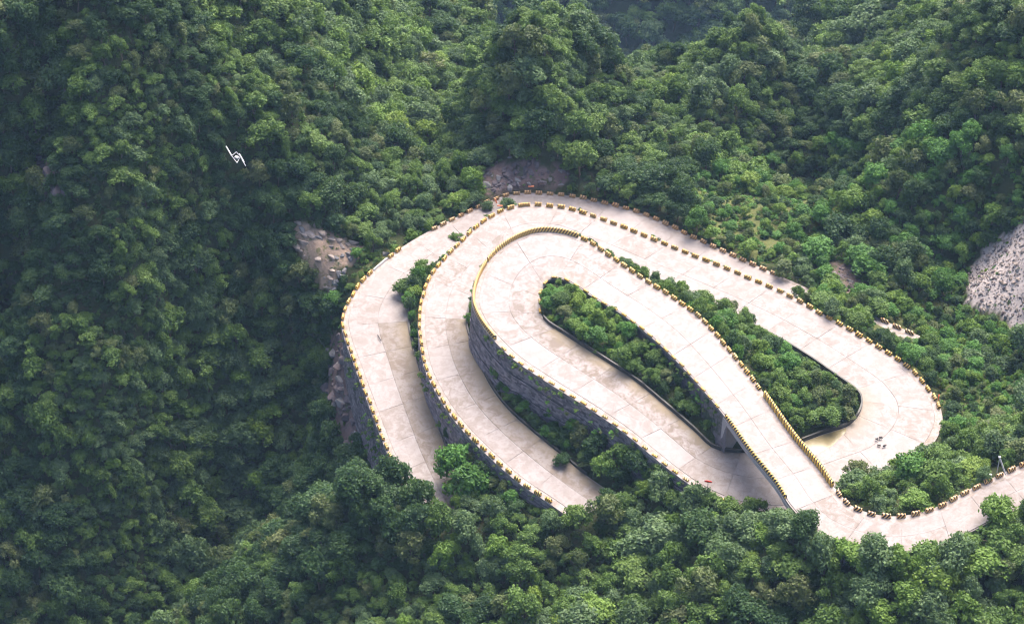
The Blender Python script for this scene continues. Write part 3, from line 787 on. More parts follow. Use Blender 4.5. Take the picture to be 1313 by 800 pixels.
def blocks(R, side, t0, t1, off, step, where, ref, group, kind='y', skip=(), flip=False):
    e, d, tt = R.arc(side, t0, t1, off); L = d[-1]; n = int(round(L / step)); r = random.Random(int(t0 * 7))
    order = list(range(n + 1))
    if flip: order = order[::-1]
    for c, j in enumerate(order):
        s = L * j / n
        t = np.interp(s, d, tt)
        if any(a <= t <= b for a, b in skip): continue
        p = np.array([np.interp(s, d, e[:, k]) for k in range(3)]); q = np.array([np.interp(s + .1, d, e[:, k]) for k in range(3)]); q0 = np.array([np.interp(s - .1, d, e[:, k]) for k in range(3)])
        dr_ = q - q0
        o = bpy.data.objects.new('kerb_block', BM[kind]); COL.objects.link(o)
        nrm = R.at(R.N, np.array([t]))[0] * (1 if side == 'O' else -1)
        jj = r.gauss(0, .05)
        o.location = (p[0] + nrm[0] * jj, p[1] + nrm[1] * jj, p[2] - .07)
        ang = math.atan2(dr_[1], dr_[0])
        if side == 'O': ang += math.pi * 0
        o.rotation_euler = (r.gauss(0, .02), r.gauss(0, .02), ang + r.gauss(0, .04))
        s_ = r.uniform(.95, 1.06); o.scale = (s_ * r.uniform(.94, 1.05), s_, s_ * r.uniform(.92, 1.1))
        tag(o, f'{where}, {ordinal(c + 1)} {ref}', 'kerb block', group)
        BLOCKS.append(o)
G = 'striped kerb blocks along the road edges'
blocks(A1, 'O', 2.0, 7.8, .3, 2.35, 'rust and black striped block beside lower right road', 'from the bridge', G, 'r', flip=True)
blocks(A1, 'O', 11.15, 17.85, .3, 2.3, 'yellow striped block on outer edge of highest road', 'from the bridge parapet', G)
n_low = len(BLOCKS)
blocks(A1, 'I', 11.3, 18.2, .15, 2.5, 'yellow block on island side of highest road', 'from the bridge', G)
blocks(A1, 'I', 19.8, 23.6, .15, 2.2, 'pale yellow block at the inner tip of highest hairpin', 'from the top', G)
blocks(A1, 'O', 25.6, 32.6, .3, 2.5, 'yellow block atop the tall dark stone wall', 'below the striped parapet', G)
for o in BLOCKS[n_low:]: o.scale = (o.scale[0] * .8, o.scale[1] * .8, o.scale[2] * .42)     # low worn blocks
blocks(A1, 'O', 40.0, 51.9, .3, 2.42, 'yellow striped block on outer edge of middle arm', 'from the right hairpin', G)
blocks(A1, 'O', 52.1, 66, .3, 2.42, 'yellow striped block on left curve of middle arm', 'down from its top', G)
blocks(A3, 'O', 0.9, 9.0, .3, 2.42, 'brown and black striped block behind outermost road', 'from its right end', G, 'r')
blocks(A3, 'O', 10.1, 19.8, .3, 2.35, 'yellow striped block on left curve of outermost road', 'down from its top', G, 'y', skip=((10.45, 11.0),))

# ------------------------------------------------------------------ foliage
def leaf_mat(name, dark, light, warm):
    c = NT(name, .55, .22)
    tone = c.attr('tone')
    rnd = c.info('Random')
    col = c.mix(tone, dark, light)
    col = c.mix(c.math('MULTIPLY', c.ramp(rnd, (.55, 0), (1, 1)), .5), col, warm)
    col = c.mix(c.math('MULTIPLY', c.ramp(rnd, (0, 1), (.4, 0)), .45), col, tuple(v * .6 for v in dark))
    c.color(col)
    tr = c.n.new('ShaderNodeBsdfTranslucent'); c.lk(c.mix(.5, col, (.14, .24, .03)), tr.inputs['Color'])
    mx = c.n.new('ShaderNodeMixShader'); mx.inputs[0].default_value = .32
    c.lk(c.b.outputs[0], mx.inputs[1]); c.lk(tr.outputs[0], mx.inputs[2])
    c.lk(mx.outputs[0], c.n['Material Output'].inputs['Surface'])
    return c.m
SPEC = {
 'mid': leaf_mat('mid_green_leaves', (.044, .088, .020), (.128, .212, .042), (.115, .170, .040)),
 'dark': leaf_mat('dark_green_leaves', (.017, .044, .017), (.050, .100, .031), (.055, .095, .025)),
 'blue': leaf_mat('blue_green_leaves', (.046, .086, .036), (.140, .208, .085), (.100, .165, .065)),
 'lime': leaf_mat('yellow_green_leaves', (.065, .130, .020), (.160, .260, .045), (.170, .225, .035)),
 'olive': leaf_mat('olive_leaves', (.050, .075, .026), (.135, .170, .060), (.130, .140, .055)),
 'bright': leaf_mat('fresh_green_leaves', (.044, .115, .022), (.110, .240, .045), (.08, .20, .04))}

def crown_arrays(seed, lobes, leaves, size, flat=.8, spread=1.0):
    """unit crown (radius 1, base at z 0): leaf quads set on many small lobes through an uneven envelope"""
    r = np.random.default_rng(seed)
    V, T = [], []
    L = []
    for k in range(lobes):
        a = r.uniform(0, 2 * math.pi); zz = r.beta(1.6, 1.2); rad = math.sqrt(max(0.02, 1 - (zz * 1.0 - .15) ** 2)) * r.uniform(.35, 1.0) ** .5 * spread
        if k < lobes * .15: rad *= .3; zz = r.uniform(.7, 1)
        env = 1 + .32 * math.sin(a * 2 + seed) + .22 * math.sin(a * 3 + 2 * seed)
        L.append((rad * .74 * env * math.cos(a), rad * .74 * env * math.sin(a), (.12 + zz * .95) * flat, r.uniform(.15, .38), r.random()))
    for (x, y, z, lr, tn) in L:
        n = int(leaves * (lr / .33) ** 2)
        d = r.normal(size=(n, 3)); d[:, 2] += .55; d /= np.linalg.norm(d, axis=1)[:, None]
        p = np.array([x, y, z]) + d * lr * r.uniform(.45, 1.25, (n, 1)) * np.array([1, 1, .8])
        nrm = d * .9 + r.normal(size=(n, 3)) * .55 + [0, 0, .35]; nrm /= np.linalg.norm(nrm, axis=1)[:, None]
        t = np.cross(nrm, r.normal(size=(n, 3))); t /= np.linalg.norm(t, axis=1)[:, None]; b = np.cross(nrm, t)
        s = size * r.uniform(.6, 1.35, (n, 1)); w = s * r.uniform(.5, .8, (n, 1))
        V.append(np.stack([p - t * s, p - b * w - nrm * s * .15, p + t * s, p + b * w - nrm * s * .15], 1))
        T.append(np.clip(tn * .55 + r.uniform(0, .45, n) + (d[:, 2] * .0), 0, 1))
    V = np.concatenate(V).reshape(-1, 3); T = np.concatenate(T)
    return V, T
def crown_mesh(name, seed, lobes, leaves, size, mat, flat=.8, trunk=None, zoff=0.0):
    V, T = crown_arrays(seed, lobes, leaves, size, flat)
    V = V + [0, 0, zoff]
    F = np.arange(len(V)).reshape(-1, 4)
    me = mesh_np(name, V, F)
    me.materials.append(mat)
    a = me.attributes.new('tone', 'FLOAT', 'FACE'); a.data.foreach_set('value', T.astype(np.float32))
    return me
def trunk_bm(seed, zc):
    r = random.Random(seed); mb = MB()
    p = Vector((0, 0, -.25)); rad = .065
    pts = [p]
    for k in range(3):
        q = pts[-1] + Vector((r.uniform(-.07, .07), r.uniform(-.07, .07), (zc + .5) / 3)); mb.tube(pts[-1], q, rad, rad * .82, 7); rad *= .82; pts.append(q)
    for k in range(6):
        b = pts[2] if k < 3 else pts[3]; a = k * 1.05 * 2 + r.uniform(-.4, .4)
        q = b + Vector((math.cos(a) * r.uniform(.35, .6), math.sin(a) * r.uniform(.35, .6), r.uniform(.25, .45))); mb.tube(b, q, rad * .75, rad * .25, 5)
    return mb
TRUNK = []
for k in range(3):
    mb = trunk_bm(k + 3, .6); me = bpy.data.meshes.new('trunk'); mb.bm.to_mesh(me); mb.bm.free(); me.materials.append(M_BARK); TRUNK.append(me)
CROWN = {}       # species -> list of unit crown meshes, crown base lifted by .35
for si, (sp, m) in enumerate(SPEC.items()):
    CROWN[sp] = [crown_mesh('crown', 100 * si + k + 1, 34 + 4 * k, 105, .078, m, .85 + .2 * (k % 2), zoff=.5) for k in range(3)]
# merged prototypes for the mass of trees that are too many to stand alone
def merged(name, crown, trunk):
    bm = bmesh.new(); bm.from_mesh(crown)
    me = bpy.data.meshes.new(name)
    n0 = len(bm.faces); bm.from_mesh(trunk)
    bm.faces.ensure_lookup_table()
    for f in bm.faces[n0:]: f.material_index = 1
    bm.to_mesh(me); bm.free(); me.materials.append(crown.materials[0]); me.materials.append(M_BARK)
    return me
proto_tree = bpy.data.collections.new('tree_forms'); proto_bush = bpy.data.collections.new('bush_forms'); proto_rock = bpy.data.collections.new('stone_forms')
SPL = list(SPEC)
def add_proto(c, name, me):
    o = bpy.data.objects.new(name, me); c.objects.link(o)
for si, sp in enumerate(SPL):
    for k in range(3): add_proto(proto_tree, f'form_{si * 3 + k:02d}', merged('form', CROWN[sp][k], TRUNK[k]))
    for k in range(2): add_proto(proto_bush, f'bush_{si * 2 + k:02d}', crown_mesh('bush', 900 + 10 * si + k, 9, 60, .13, SPEC[sp], .62, zoff=-.12))

def scatter(name, pts, scl, rot, idx, coll, label, kind='stuff'):
    """one object: points that carry a form each"""
    me = bpy.data.meshes.new(name); me.vertices.add(len(pts)); me.vertices.foreach_set('co', np.asarray(pts, np.float32).ravel())
    def at(n, t, v, f='value'):
        a = me.attributes.new(n, t, 'POINT'); a.data.foreach_set(f, v)
    at('size', 'FLOAT_VECTOR', np.asarray(scl, np.float32).ravel(), 'vector')
    at('turn', 'FLOAT_VECTOR', np.asarray(rot, np.float32).ravel(), 'vector')
    at('form', 'INT', np.asarray(idx, np.int32))
    o = link_mesh(name, me)
    g = bpy.data.node_groups.new(name, 'GeometryNodeTree')
    g.interface.new_socket('Geometry', in_out='INPUT', socket_type='NodeSocketGeometry'); g.interface.new_socket('Geometry', in_out='OUTPUT', socket_type='NodeSocketGeometry')
    N = g.nodes; gi = N.new('NodeGroupInput'); go = N.new('NodeGroupOutput'); ip = N.new('GeometryNodeInstanceOnPoints'); ci = N.new('GeometryNodeCollectionInfo')
    ci.inputs['Collection'].default_value = coll; ci.inputs['Separate Children'].default_value = True; ci.inputs['Reset Children'].default_value = True
    def na(n, t):
        x = N.new('GeometryNodeInputNamedAttribute'); x.data_type = t; x.inputs['Name'].default_value = n
        return [q for q in x.outputs if q.enabled and q.name == 'Attribute'][0]
    g.links.new(gi.outputs[0], ip.inputs['Points']); g.links.new(ci.outputs[0], ip.inputs['Instance']); ip.inputs['Pick Instance'].default_value = True
    g.links.new(na('form', 'INT'), ip.inputs['Instance Index']); g.links.new(na('turn', 'FLOAT_VECTOR'), ip.inputs['Rotation']); g.links.new(na('size', 'FLOAT_VECTOR'), ip.inputs['Scale'])
    g.links.new(ip.outputs[0], go.inputs[0])
    md = o.modifiers.new('scatter', 'NODES'); md.node_group = g
    tag(o, label, None, None, kind)
    return o

# ---- where trees grow
r = np.random.default_rng(21)
class Hash:
    def __init__(s, cell): s.c = cell; s.d = {}
    def ok(s, p, rad, k):
        i, j, l = int(p[0] // s.c), int(p[1] // s.c), int(p[2] // s.c)
        for a in (-1, 0, 1):
            for b in (-1, 0, 1):
                for c in (-1, 0, 1):
                    for q in s.d.get((i + a, j + b, l + c), ()):
                        m = k * (rad + q[3])
                        if (q[0] - p[0]) ** 2 + (q[1] - p[1]) ** 2 + (q[2] - p[2]) ** 2 < m * m: return False
        return True
    def add(s, p, rad): s.d.setdefault((int(p[0] // s.c), int(p[1] // s.c), int(p[2] // s.c)), []).append((p[0], p[1], p[2], rad))
hs = Hash(7.5)
TREES = []       # x y z radius height species form turn special
def slope_area(x, y):
    gx_ = (zt(x + 1, y) - zt(x - 1, y)) / 2; gy_ = (zt(x, y + 1) - zt(x, y - 1)) / 2
    return gx_, gy_
# trees one can name
NAMED = [
 (776,658,2.3,1.4,'dark','dark bush tree covering the near corner of the middle arm end'),
 (655,650,1.8,1.2,'bright','small fresh green tree under the block row of the middle arm'),
 (765,592,2.7,1.3,'dark','dark tree below the middle of the tall tiered stone wall'),
 (792,604,2.8,1.35,'mid','mid-green tree between the tiered stone wall and the end of the middle arm'),
 (818,612,2.9,1.35,'dark','dark leafy tree under the right part of the tiered stone wall'),
 (745,575,2.3,1.2,'olive','olive-green small tree on the terrace under the tiered stone wall'),
 (845,640,3.0,1.3,'blue','grey-green tree under the lower blocks of the highest loop'),
 (720,600,1.6,1.2,'dark','low dark tree close to the middle arm below the stone wall'),
 (795,575,2.2,1.2,'dark','small dark tree touching the right part of the stone wall'),
 (562,690,3.2,1.5,'mid','leafy tree right in front of the vanishing end of the outermost arm'),
 (598,697,3.0,1.2,'blue','grey-green tree just right of where the outermost arm vanishes'),
 (738,684,3.0,1.2,'mid','mid-green tree right in front of the vanishing end of the middle arm'),
 (778,672,2.8,1.2,'olive','olive tree just right of where the middle arm vanishes'),
 (708,682,2.4,1.1,'blue','grey-green tree left of where the middle arm vanishes'),
 (585,310,1.4,.9,'mid','small bush tree between the two arms at the upper left'),# px, py of the foot, radius, height factor, species, label
 (577,590,4.5,1.15,'bright','big fresh green tree squeezed between the outermost and middle road arms'),
 (600,622,4.3,1.35,'bright','lower half of the fresh green pair beside the outermost road'),
 (740,562,2.6,1.15,'bright','round bright green tree standing before the tall tiered stone wall'),
 (520,384,2.5,1.05,'mid','small leafy tree leaning over the outermost arm on its left curve'),
 (541,357,2.3,1.0,'mid','bushy small tree between the outermost and middle arms, above the left curve'),
 (802,462,1.5,1.0,'lime','small yellow-green tree near the middle of the long planted island'),
 (720,392,2.1,.9,'mid','rounded tree at the upper left tip of the long planted island'),
 (724,410,1.9,.9,'olive','paler tree under the upper left tip of the long planted island'),
 (765,440,2.0,.9,'bright','green shrubby tree half way down the long planted island near the drain wall'),
 (900,395,2.4,1.0,'mid','dense tree between the highest road and the middle arm, upper middle'),
 (930,420,2.3,1.0,'bright','fresh green tree in the right planted island close to the block row'),
 (985,455,2.3,1.0,'dark','dark round tree in the right planted island against the middle arm'),
 (875,385,1.8,1.1,'mid','thin branching tree poking up in front of the middle arm'),
 (1165,625,3.4,1.1,'bright','broad bright green tree below the right hairpin'),
 (1200,628,3.4,1.1,'mid','broad leafy tree to the right of the bright tree below the right hairpin'),
 (1100,622,3.0,1.0,'olive','greyish leafy tree beside the lower end of the bridge parapet'),
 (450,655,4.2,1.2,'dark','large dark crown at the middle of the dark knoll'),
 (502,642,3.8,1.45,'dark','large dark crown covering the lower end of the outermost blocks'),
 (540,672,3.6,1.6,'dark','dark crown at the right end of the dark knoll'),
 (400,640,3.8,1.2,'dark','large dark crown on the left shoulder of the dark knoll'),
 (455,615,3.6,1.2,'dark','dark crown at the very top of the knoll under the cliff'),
 (430,395,1.9,1.0,'bright','bright green bush tree at the foot of the pale bare spur'),
 (458,332,1.5,.9,'bright','round green tree right of the pale bare spur'),
 (770,610,2.4,1.2,'lime','light green tree among the dark ones under the tiered stone wall'),
 (845,622,2.6,1.1,'mid','mid green tree below the end of the tiered stone wall'),
 (650,268,1.7,.9,'blue','greyish bush tree where the two upper arms meet at the left'),
 (625,272,1.6,.9,'blue','blue-green bush tree at the left end of the upper block row')]
for (px, py, rad, hf, sp, lab) in NAMED:
    h_ = hit(px, py)
    if lab.startswith('big fresh'): h_ = Vector(P(582, 604, .5)); h_.z = float(zt(h_.x, h_.y))
    if lab.startswith('lower half'): h_ = Vector(P(604, 626, .8)); h_.z = float(zt(h_.x, h_.y))
    TREES.append([h_.x, h_.y, h_.z, rad, hf, sp, int(r.integers(3)), r.uniform(0, 6.28), lab]); hs.add((h_.x, h_.y, h_.z), rad * .8)

def strip(R, side, off, t0, t1, n, r0, r1, kinds, where, hh=(1.5, 2.0)):
    for k in range(n):
        t = t0 + (t1 - t0) * (k + r.uniform(.1, .9)) / n; i = R.idx(t); q = R.edge(side, off * r.uniform(.85, 1.15))[i]
        TREES.append([q[0], q[1], float(zt(q[0], q[1])), r.uniform(r0, r1), r.uniform(*hh), kinds[k % len(kinds)], int(r.integers(3)), r.uniform(0, 6.28), f'{where}, {ordinal(k + 1)} from the ' + ('top' if where.startswith('bush') else 'right')])
strip(A3, 'I', .55, 9.2, 12.9, 9, 1.2, 1.9, ['mid', 'bright', 'blue'], 'low bush between the two outer arms at upper left')
strip(A1, 'O', 2.3, 12.2, 15.4, 9, 1.5, 2.2, ['mid', 'dark', 'bright'][::-1], 'shrub beside the striped blocks of the highest road')
strip(A1, 'O', 1.9, 15.6, 18.2, 7, 1.4, 2.1, ['blue', 'mid', 'dark'], 'thin shrub between the highest road and the middle arm')
strip(A1, 'I', 2.6, 4.3, 7.9, 6, 2.2, 3.0, ['mid', 'dark', 'blue'], 'tree along the near edge of the road past the bridge', (1.1, 1.45))
strip(A1, 'I', 2.8, 1.2, 3.4, 4, 2.2, 2.8, ['dark', 'mid'], 'tree on the near side of the road at far right', (1.0, 1.4))
strip(A1, 'I', 1.4, 58.2, 66, 26, .9, 1.5, ['mid', 'dark', 'bright'], 'bush at the foot of the tiered wall beside the middle arm', (1.0, 1.4))
strip(A3, 'I', 1.0, 13.2, 18.6, 16, .8, 1.2, ['bright', 'mid', 'dark'], 'bush in the narrow strip right of the outermost arm', (1.0, 1.4))

def candidates(n, x0, x1, y0, y1):
    return r.uniform(x0, x1, n), r.uniform(y0, y1, n)
def species_for(x, y, z, u, v):
    q = vnoise(x, y, 16, 41) + .45 * vnoise(x, y, 5, 42) + r.normal(size=len(x)) * .27
    sp = np.full(len(x), 'mid', object)
    sp[q < -.32] = 'dark'; sp[q > .36] = 'blue'; sp[q > .78] = 'lime'; sp[(q > -.32) & (q < -.18)] = 'olive'
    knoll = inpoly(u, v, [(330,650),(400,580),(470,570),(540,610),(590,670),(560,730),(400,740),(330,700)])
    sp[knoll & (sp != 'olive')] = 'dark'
    west = inpoly(u, v, [(0,200),(120,160),(300,230),(420,400),(430,560),(330,640),(230,800),(0,800)])
    sp[west & (sp == 'lime') & (r.random(len(x)) < .7)] = 'blue'
    br = inpoly(u, v, ZONE['brush'] ) | inpoly(u, v, ZONE['meadow']) | inpoly(u, v, [(880,200),(1313,180),(1313,560),(1210,500),(1000,370),(880,300)])
    w_ = r.random(len(x))
    sp[br & (w_ < .22)] = 'lime'; sp[br & (w_ > .5) & (w_ < .8)] = 'bright'; sp[br & (w_ > .9)] = 'olive'
    isl = inpoly(u, v, [(695,360),(760,380),(940,540),(930,580),(860,540),(700,410)]) | inpoly(u, v, [(760,300),(900,340),(1110,480),(1100,560),(1030,580),(940,430)])
    sp[isl & (sp == 'blue')] = 'bright'; sp[isl & (sp == 'dark') & (r.random(len(x)) < .5)] = 'mid'
    return sp
def grow(n, x0, x1, y0, y1, rmin, rmax, kk, small=False):
    x, y = candidates(n, x0, x1, y0, y1)
    gx_, gy_ = slope_area(x, y)
    ar = np.sqrt(1 + gx_ ** 2 + gy_ ** 2)
    keep = r.random(n) < ar / 4; x, y, gx_, gy_ = x[keep], y[keep], gx_[keep], gy_[keep]
    z = zt(x, y); n = len(x)
    u, v, f = proj(np.c_[x, y, z])
    inn = (u > -130) & (u < 1440) & (v > -160) & (v < 1000)
    x, y, z, u, v, f, gx_, gy_ = [a[inn] for a in (x, y, z, u, v, f, gx_, gy_)]; n = len(x)
    rad = r.uniform(rmin, rmax, n)
    rad *= 1 - .42 * np.clip(vnoise(x, y, 19, 51) * 2.2 + .35 * vnoise(x, y, 6, 52), 0, 1) * (y < 480)
    for zn, mlt in (('meadow', .62), ('brush', .62), ('bank', .6), ('grass', .5)): rad[inpoly(u, v, ZONE[zn]) & (y < 420)] *= mlt
    inner = inpoly(u, v, [(600,250),(760,260),(1010,380),(1210,480),(1200,560),(1030,660),(880,640),(760,640),(600,640),(535,420)])
    rad[inner] = np.minimum(rad[inner], r.uniform(1.0, 2.1, inner.sum()))
    rock = np.zeros(n, bool)
    for zn in ('spur', 'face', 'scree', 'cliff', 'hollow', 'scarp'): rock |= inpoly(u, v, ZONE[zn]) & (y < 420)
    if small: rock &= r.random(n) > .06
    bad = rock | on_road(x, y, .5) | (inpoly(u, v, ZONE['meadow']) & (r.random(n) < (.3 if small else .55)) & (y < 420))
    hf = r.uniform(.7, 1.5, n)
    for attempt in range(2):
        ppm = FPX / f
        cu, cv, _ = proj(np.c_[x, y, z + rad * 1.0 * hf])
        fr = clear_frac(cu, cv, rad * ppm * .95, rad * ppm * .8)
        big = fr > np.where(v > 610, .16, .08)
        rad = np.where(big, rad * .55, rad)
    bad |= fr > np.where(v > 610, .20, .11)
    bad |= on_road(x, y, 0.0)
    sp = species_for(x, y, z, u, v)
    out = []
    for i in np.where(~bad)[0]:
        if rad[i] < (.35 if small else .8): continue
        p = (x[i], y[i], z[i])
        if hs.ok(p, rad[i], kk):
            hs.add(p, rad[i]); out.append([x[i], y[i], z[i], rad[i], hf[i], sp[i], int(r.integers(3)), r.uniform(0, 6.28), None])
    return out
TREES += grow(120000, -150, 150, 190, 480, 1.6, 4.0, .50)
TREES += grow(60000, -150, 150, 190, 480, 1.0, 2.0, .46)
hs = Hash(13)
TREES += grow(90000, -260, 260, 480, 990, 3.4, 6.5, .52)
print('TREES', len(TREES))
# ---- undergrowth, fills every gap
def undergrowth():
    n = 150000
    x, y = candidates(n, -150, 150, 190, 480)
    gx_, gy_ = slope_area(x, y); k = r.random(n) < np.sqrt(1 + gx_ ** 2 + gy_ ** 2) / 4; x, y, gx_, gy_ = x[k], y[k], gx_[k], gy_[k]
    z = zt(x, y); u, v, f = proj(np.c_[x, y, z]); n = len(x)
    rad = r.uniform(.5, 1.5, n)
    rock = np.zeros(n, bool)
    for zn in ('spur', 'face', 'scree', 'cliff', 'hollow', 'scarp'): rock |= inpoly(u, v, ZONE[zn]) & (y < 420)
    bad = (rock & (r.random(n) > np.where(inpoly(u, v, ZONE['spur']), .42, .18))) | on_road(x, y, .25) | (u < -60) | (u > 1380) | (v > 900) | (v < -60)
    rad[rock] *= .45
    for a in range(2):
        cu, cv, _ = proj(np.c_[x, y, z + rad * .35]); fr = clear_frac(cu, cv, rad * FPX / f, rad * FPX / f * .6)
        rad = np.where((fr > .15) & ~rock, rad * .6, rad)
    bad |= (fr > .22) & ~rock
    bad |= on_road(x, y, .1)
    k = ~bad; x, y, z, rad, u, v, gx_, gy_ = [q[k] for q in (x, y, z, rad, u, v, gx_, gy_)]; n = len(x)
    sp = species_for(x, y, z, u, v); si = np.array([SPL.index(q) for q in sp])
    idx = si * 2 + r.integers(0, 2, n)
    rot = np.c_[np.clip(gy_, -1, 1) * .5, -np.clip(gx_, -1, 1) * .5, r.uniform(0, 6.28, n)]
    scl = np.c_[rad, rad, rad * r.uniform(.7, 1.2, n)]
    print('UNDER', n)
    scatter('undergrowth', np.c_[x, y, z - .1], scl, rot, idx, proto_bush, 'mixed green bushes and ground cover filling the gaps under the trees')
undergrowth()
# climbing plants hanging over wall tops
def hangers():
    X = []; 
    for R, side, t0, t1, off, dens, drop in ((A1,'O',24.6,32,.75,.9,1.6),(A1,'I',11.2,17.5,.35,2.6,5.0),(A3,'O',13,19,.8,.8,4.5),(A1,'O',59,66,.8,1.0,3.2),(A1,'O',27,33,1.6,1.6,7),(A3,'O',16,20,.9,1.5,12),(A1,'O',11.5,17.8,.7,2.2,4.5),(A1,'O',18,23.5,.7,.5,3),(A1,'I',0,8,.5,3.0,2.2),(A1,'O',42,57.5,.85,.35,.7)):
        e, d, tt = R.arc(side, t0, t1, off); n = R.N[R.idx(t0):R.idx(t1) + 1] * (1 if side == 'O' else -1)
        for k in range(int(d[-1] * dens)):
            s = r.uniform(0, d[-1]); p = [np.interp(s, d, e[:, j]) for j in range(3)]; q = [np.interp(s, d, n[:, j]) for j in range(2)]
            dz = r.uniform(.2, 1) ** 1.3 * drop; o_ = r.uniform(0, .5) + dz * .08
            X.append((p[0] + q[0] * o_, p[1] + q[1] * o_, max(p[2] - dz, float(zt(p[0] + q[0] * o_, p[1] + q[1] * o_)))))
    X = np.array(X); n = len(X); rad = r.uniform(.3, .75, n)
    idx = np.array([SPL.index(q) for q in r.choice(['mid', 'dark', 'bright', 'olive'], n)]) * 2 + r.integers(0, 2, n)
    scatter('wall_vegetation', X, np.c_[rad, rad, rad * .9], np.c_[r.uniform(-.4, .4, (n, 2)), r.uniform(0, 6.28, n)], idx, proto_bush, 'weeds and climbers hanging over the tops of the road walls')
hangers()

# ---- which trees stand alone as objects: the 300 that show largest
T = np.array([[t[0], t[1], t[2], t[3], t[4]] for t in TREES])
top = T[:, :3].copy(); top[:, 2] += T[:, 3] * 1.5
tu, tv, tf = proj(top)
vis = seen(top) & (tu > 4) & (tu < 1309) & (tv > 0) & (tv < 800 - T[:, 3] * 3)
size_px = T[:, 3] * FPX / tf * vis
named = np.array([t[8] is not None for t in TREES])
order = np.argsort(-(size_px + named * 1000)); solo = set(order[:300].tolist())
LAND = [('the red round sign', 908, 628), ('the white leaning post at right', 1280, 596), ('the white frame on the left hill', 303, 202), ('the bare pale spur', 415, 325), ('the grey scree slope', 1280, 350),
        ('the rock face', 660, 222), ('the right hairpin tip', 1203, 540), ('the lower bridge end', 1040, 650), ('the central hill summit', 690, 25), ('the second rounded hilltop', 960, 25),
        ('the end of the outermost arm', 585, 660), ('the end of the middle arm', 755, 640), ('the dark knoll top', 440, 580), ('the lower right corner', 1290, 790), ('the upper right corner', 1290, 15), ('the lower left corner', 25, 780),
        ('the upper left corner', 25, 20), ('the middle of the bottom edge', 656, 795), ('the left curve of the road', 445, 400), ('the three far kerb blocks', 1150, 420), ('the dark cliff under the wall', 430, 500),
        ('the low bend of the right road', 1150, 670), ('the bottom edge under the bridge', 950, 795), ('the top of the gully', 560, 90), ('the middle of the left edge', 20, 400), ('the purple rock hollow', 65, 230), ('the right edge halfway down', 1300, 500)]
LOOK = {'mid': 'mid-green', 'dark': 'dark-green', 'blue': 'grey-green', 'lime': 'yellow-green', 'olive': 'olive-brown', 'bright': 'fresh-green'}
def direction(du, dv):
    a = math.degrees(math.atan2(-dv, du)) % 360
    return ['right of', 'up and right of', 'above', 'up and left of', 'left of', 'down and left of', 'below', 'down and right of'][int(((a + 22.5) % 360) // 45)]
grp = {}
for k in order[:300]:
    t = TREES[k]
    cu, cv = tu[k], tv[k]
    j = min(range(len(LAND)), key=lambda q: (LAND[q][1] - cu) ** 2 + (LAND[q][2] - cv) ** 2)
    du, dv = cu - LAND[j][1], cv - LAND[j][2]
    grp.setdefault((j, direction(du, dv), LOOK[t[5]]), []).append((du * du + dv * dv, k))
labels = {}
for (j, dr_, lk_), L in grp.items():
    L.sort()
    for q, (_, k) in enumerate(L):
        width = 'broad' if T[k, 3] > 3.3 else 'tall' if T[k, 4] > 1.15 else 'round'
        labels[k] = f'{width} {lk_} tree, {ordinal(q + 1)} such {dr_} {LAND[j][0]}'
for k in order[:300]:
    x, y, z, rad, hf, sp, fm, tn, lab = TREES[k]
    o = empty('tree', (x, y, z), tn)
    tag(o, lab or labels[k], 'tree', 'trees of the forest round the road')
    ax, ay = random.uniform(.85, 1.2), random.uniform(.85, 1.15)
    tr = bpy.data.objects.new('trunk', TRUNK[fm]); cr = bpy.data.objects.new('crown', CROWN[sp][fm])
    for c_ in (tr, cr):
        COL.objects.link(c_); c_.parent = o; c_.scale = (rad * ax, rad * ay, rad * hf)
rest = [k for k in range(len(TREES)) if k not in solo]
if rest:
    A = T[rest]; n = len(rest)
    idx = [SPL.index(TREES[k][5]) * 3 + TREES[k][6] for k in rest]
    scatter('forest', A[:, :3], np.c_[A[:, 3] * r.uniform(.8, 1.25, n), A[:, 3] * r.uniform(.8, 1.2, n), A[:, 3] * A[:, 4]], np.c_[r.uniform(-.12, .12, (n, 2)), [TREES[k][7] for k in rest]], idx, proto_tree, 'dense mixed green forest covering the mountain sides and valley')


# ------------------------------------------------------------------ rocks
def chunk_mesh(seed, mat, flat=.75, n=15):
    q = random.Random(seed); bm = bmesh.new()
    for k in range(n):
        v = Vector([q.gauss(0, 1) for _ in range(3)]).normalized() * q.uniform(.75, 1.05)
        bm.verts.new((v.x, v.y * q.uniform(.8, 1), v.z * flat))
    ret = bmesh.ops.convex_hull(bm, input=bm.verts)
    bmesh.ops.delete(bm, geom=[e for e in ret['geom_interior'] if isinstance(e, bmesh.types.BMVert)], context='VERTS')
    bmesh.ops.dissolve_limit(bm, angle_limit=.22, verts=bm.verts, edges=bm.edges)
    bmesh.ops.bevel(bm, geom=list(bm.edges), offset=.05, segments=1, affect='EDGES')
    bmesh.ops.triangulate(bm, faces=bm.faces)
    me = bpy.data.meshes.new('rock'); bm.to_mesh(me); bm.free(); me.materials.append(mat); return me
CH = {k: [chunk_mesh(50 * i + j, m, (.75, .6, .85, .7)[j % 4]) for j in range(4)] for i, (k, m) in enumerate((('pale', M_PALE), ('grey', M_GREYR), ('dark', M_DARKR)))}
q4 = random.Random(99)
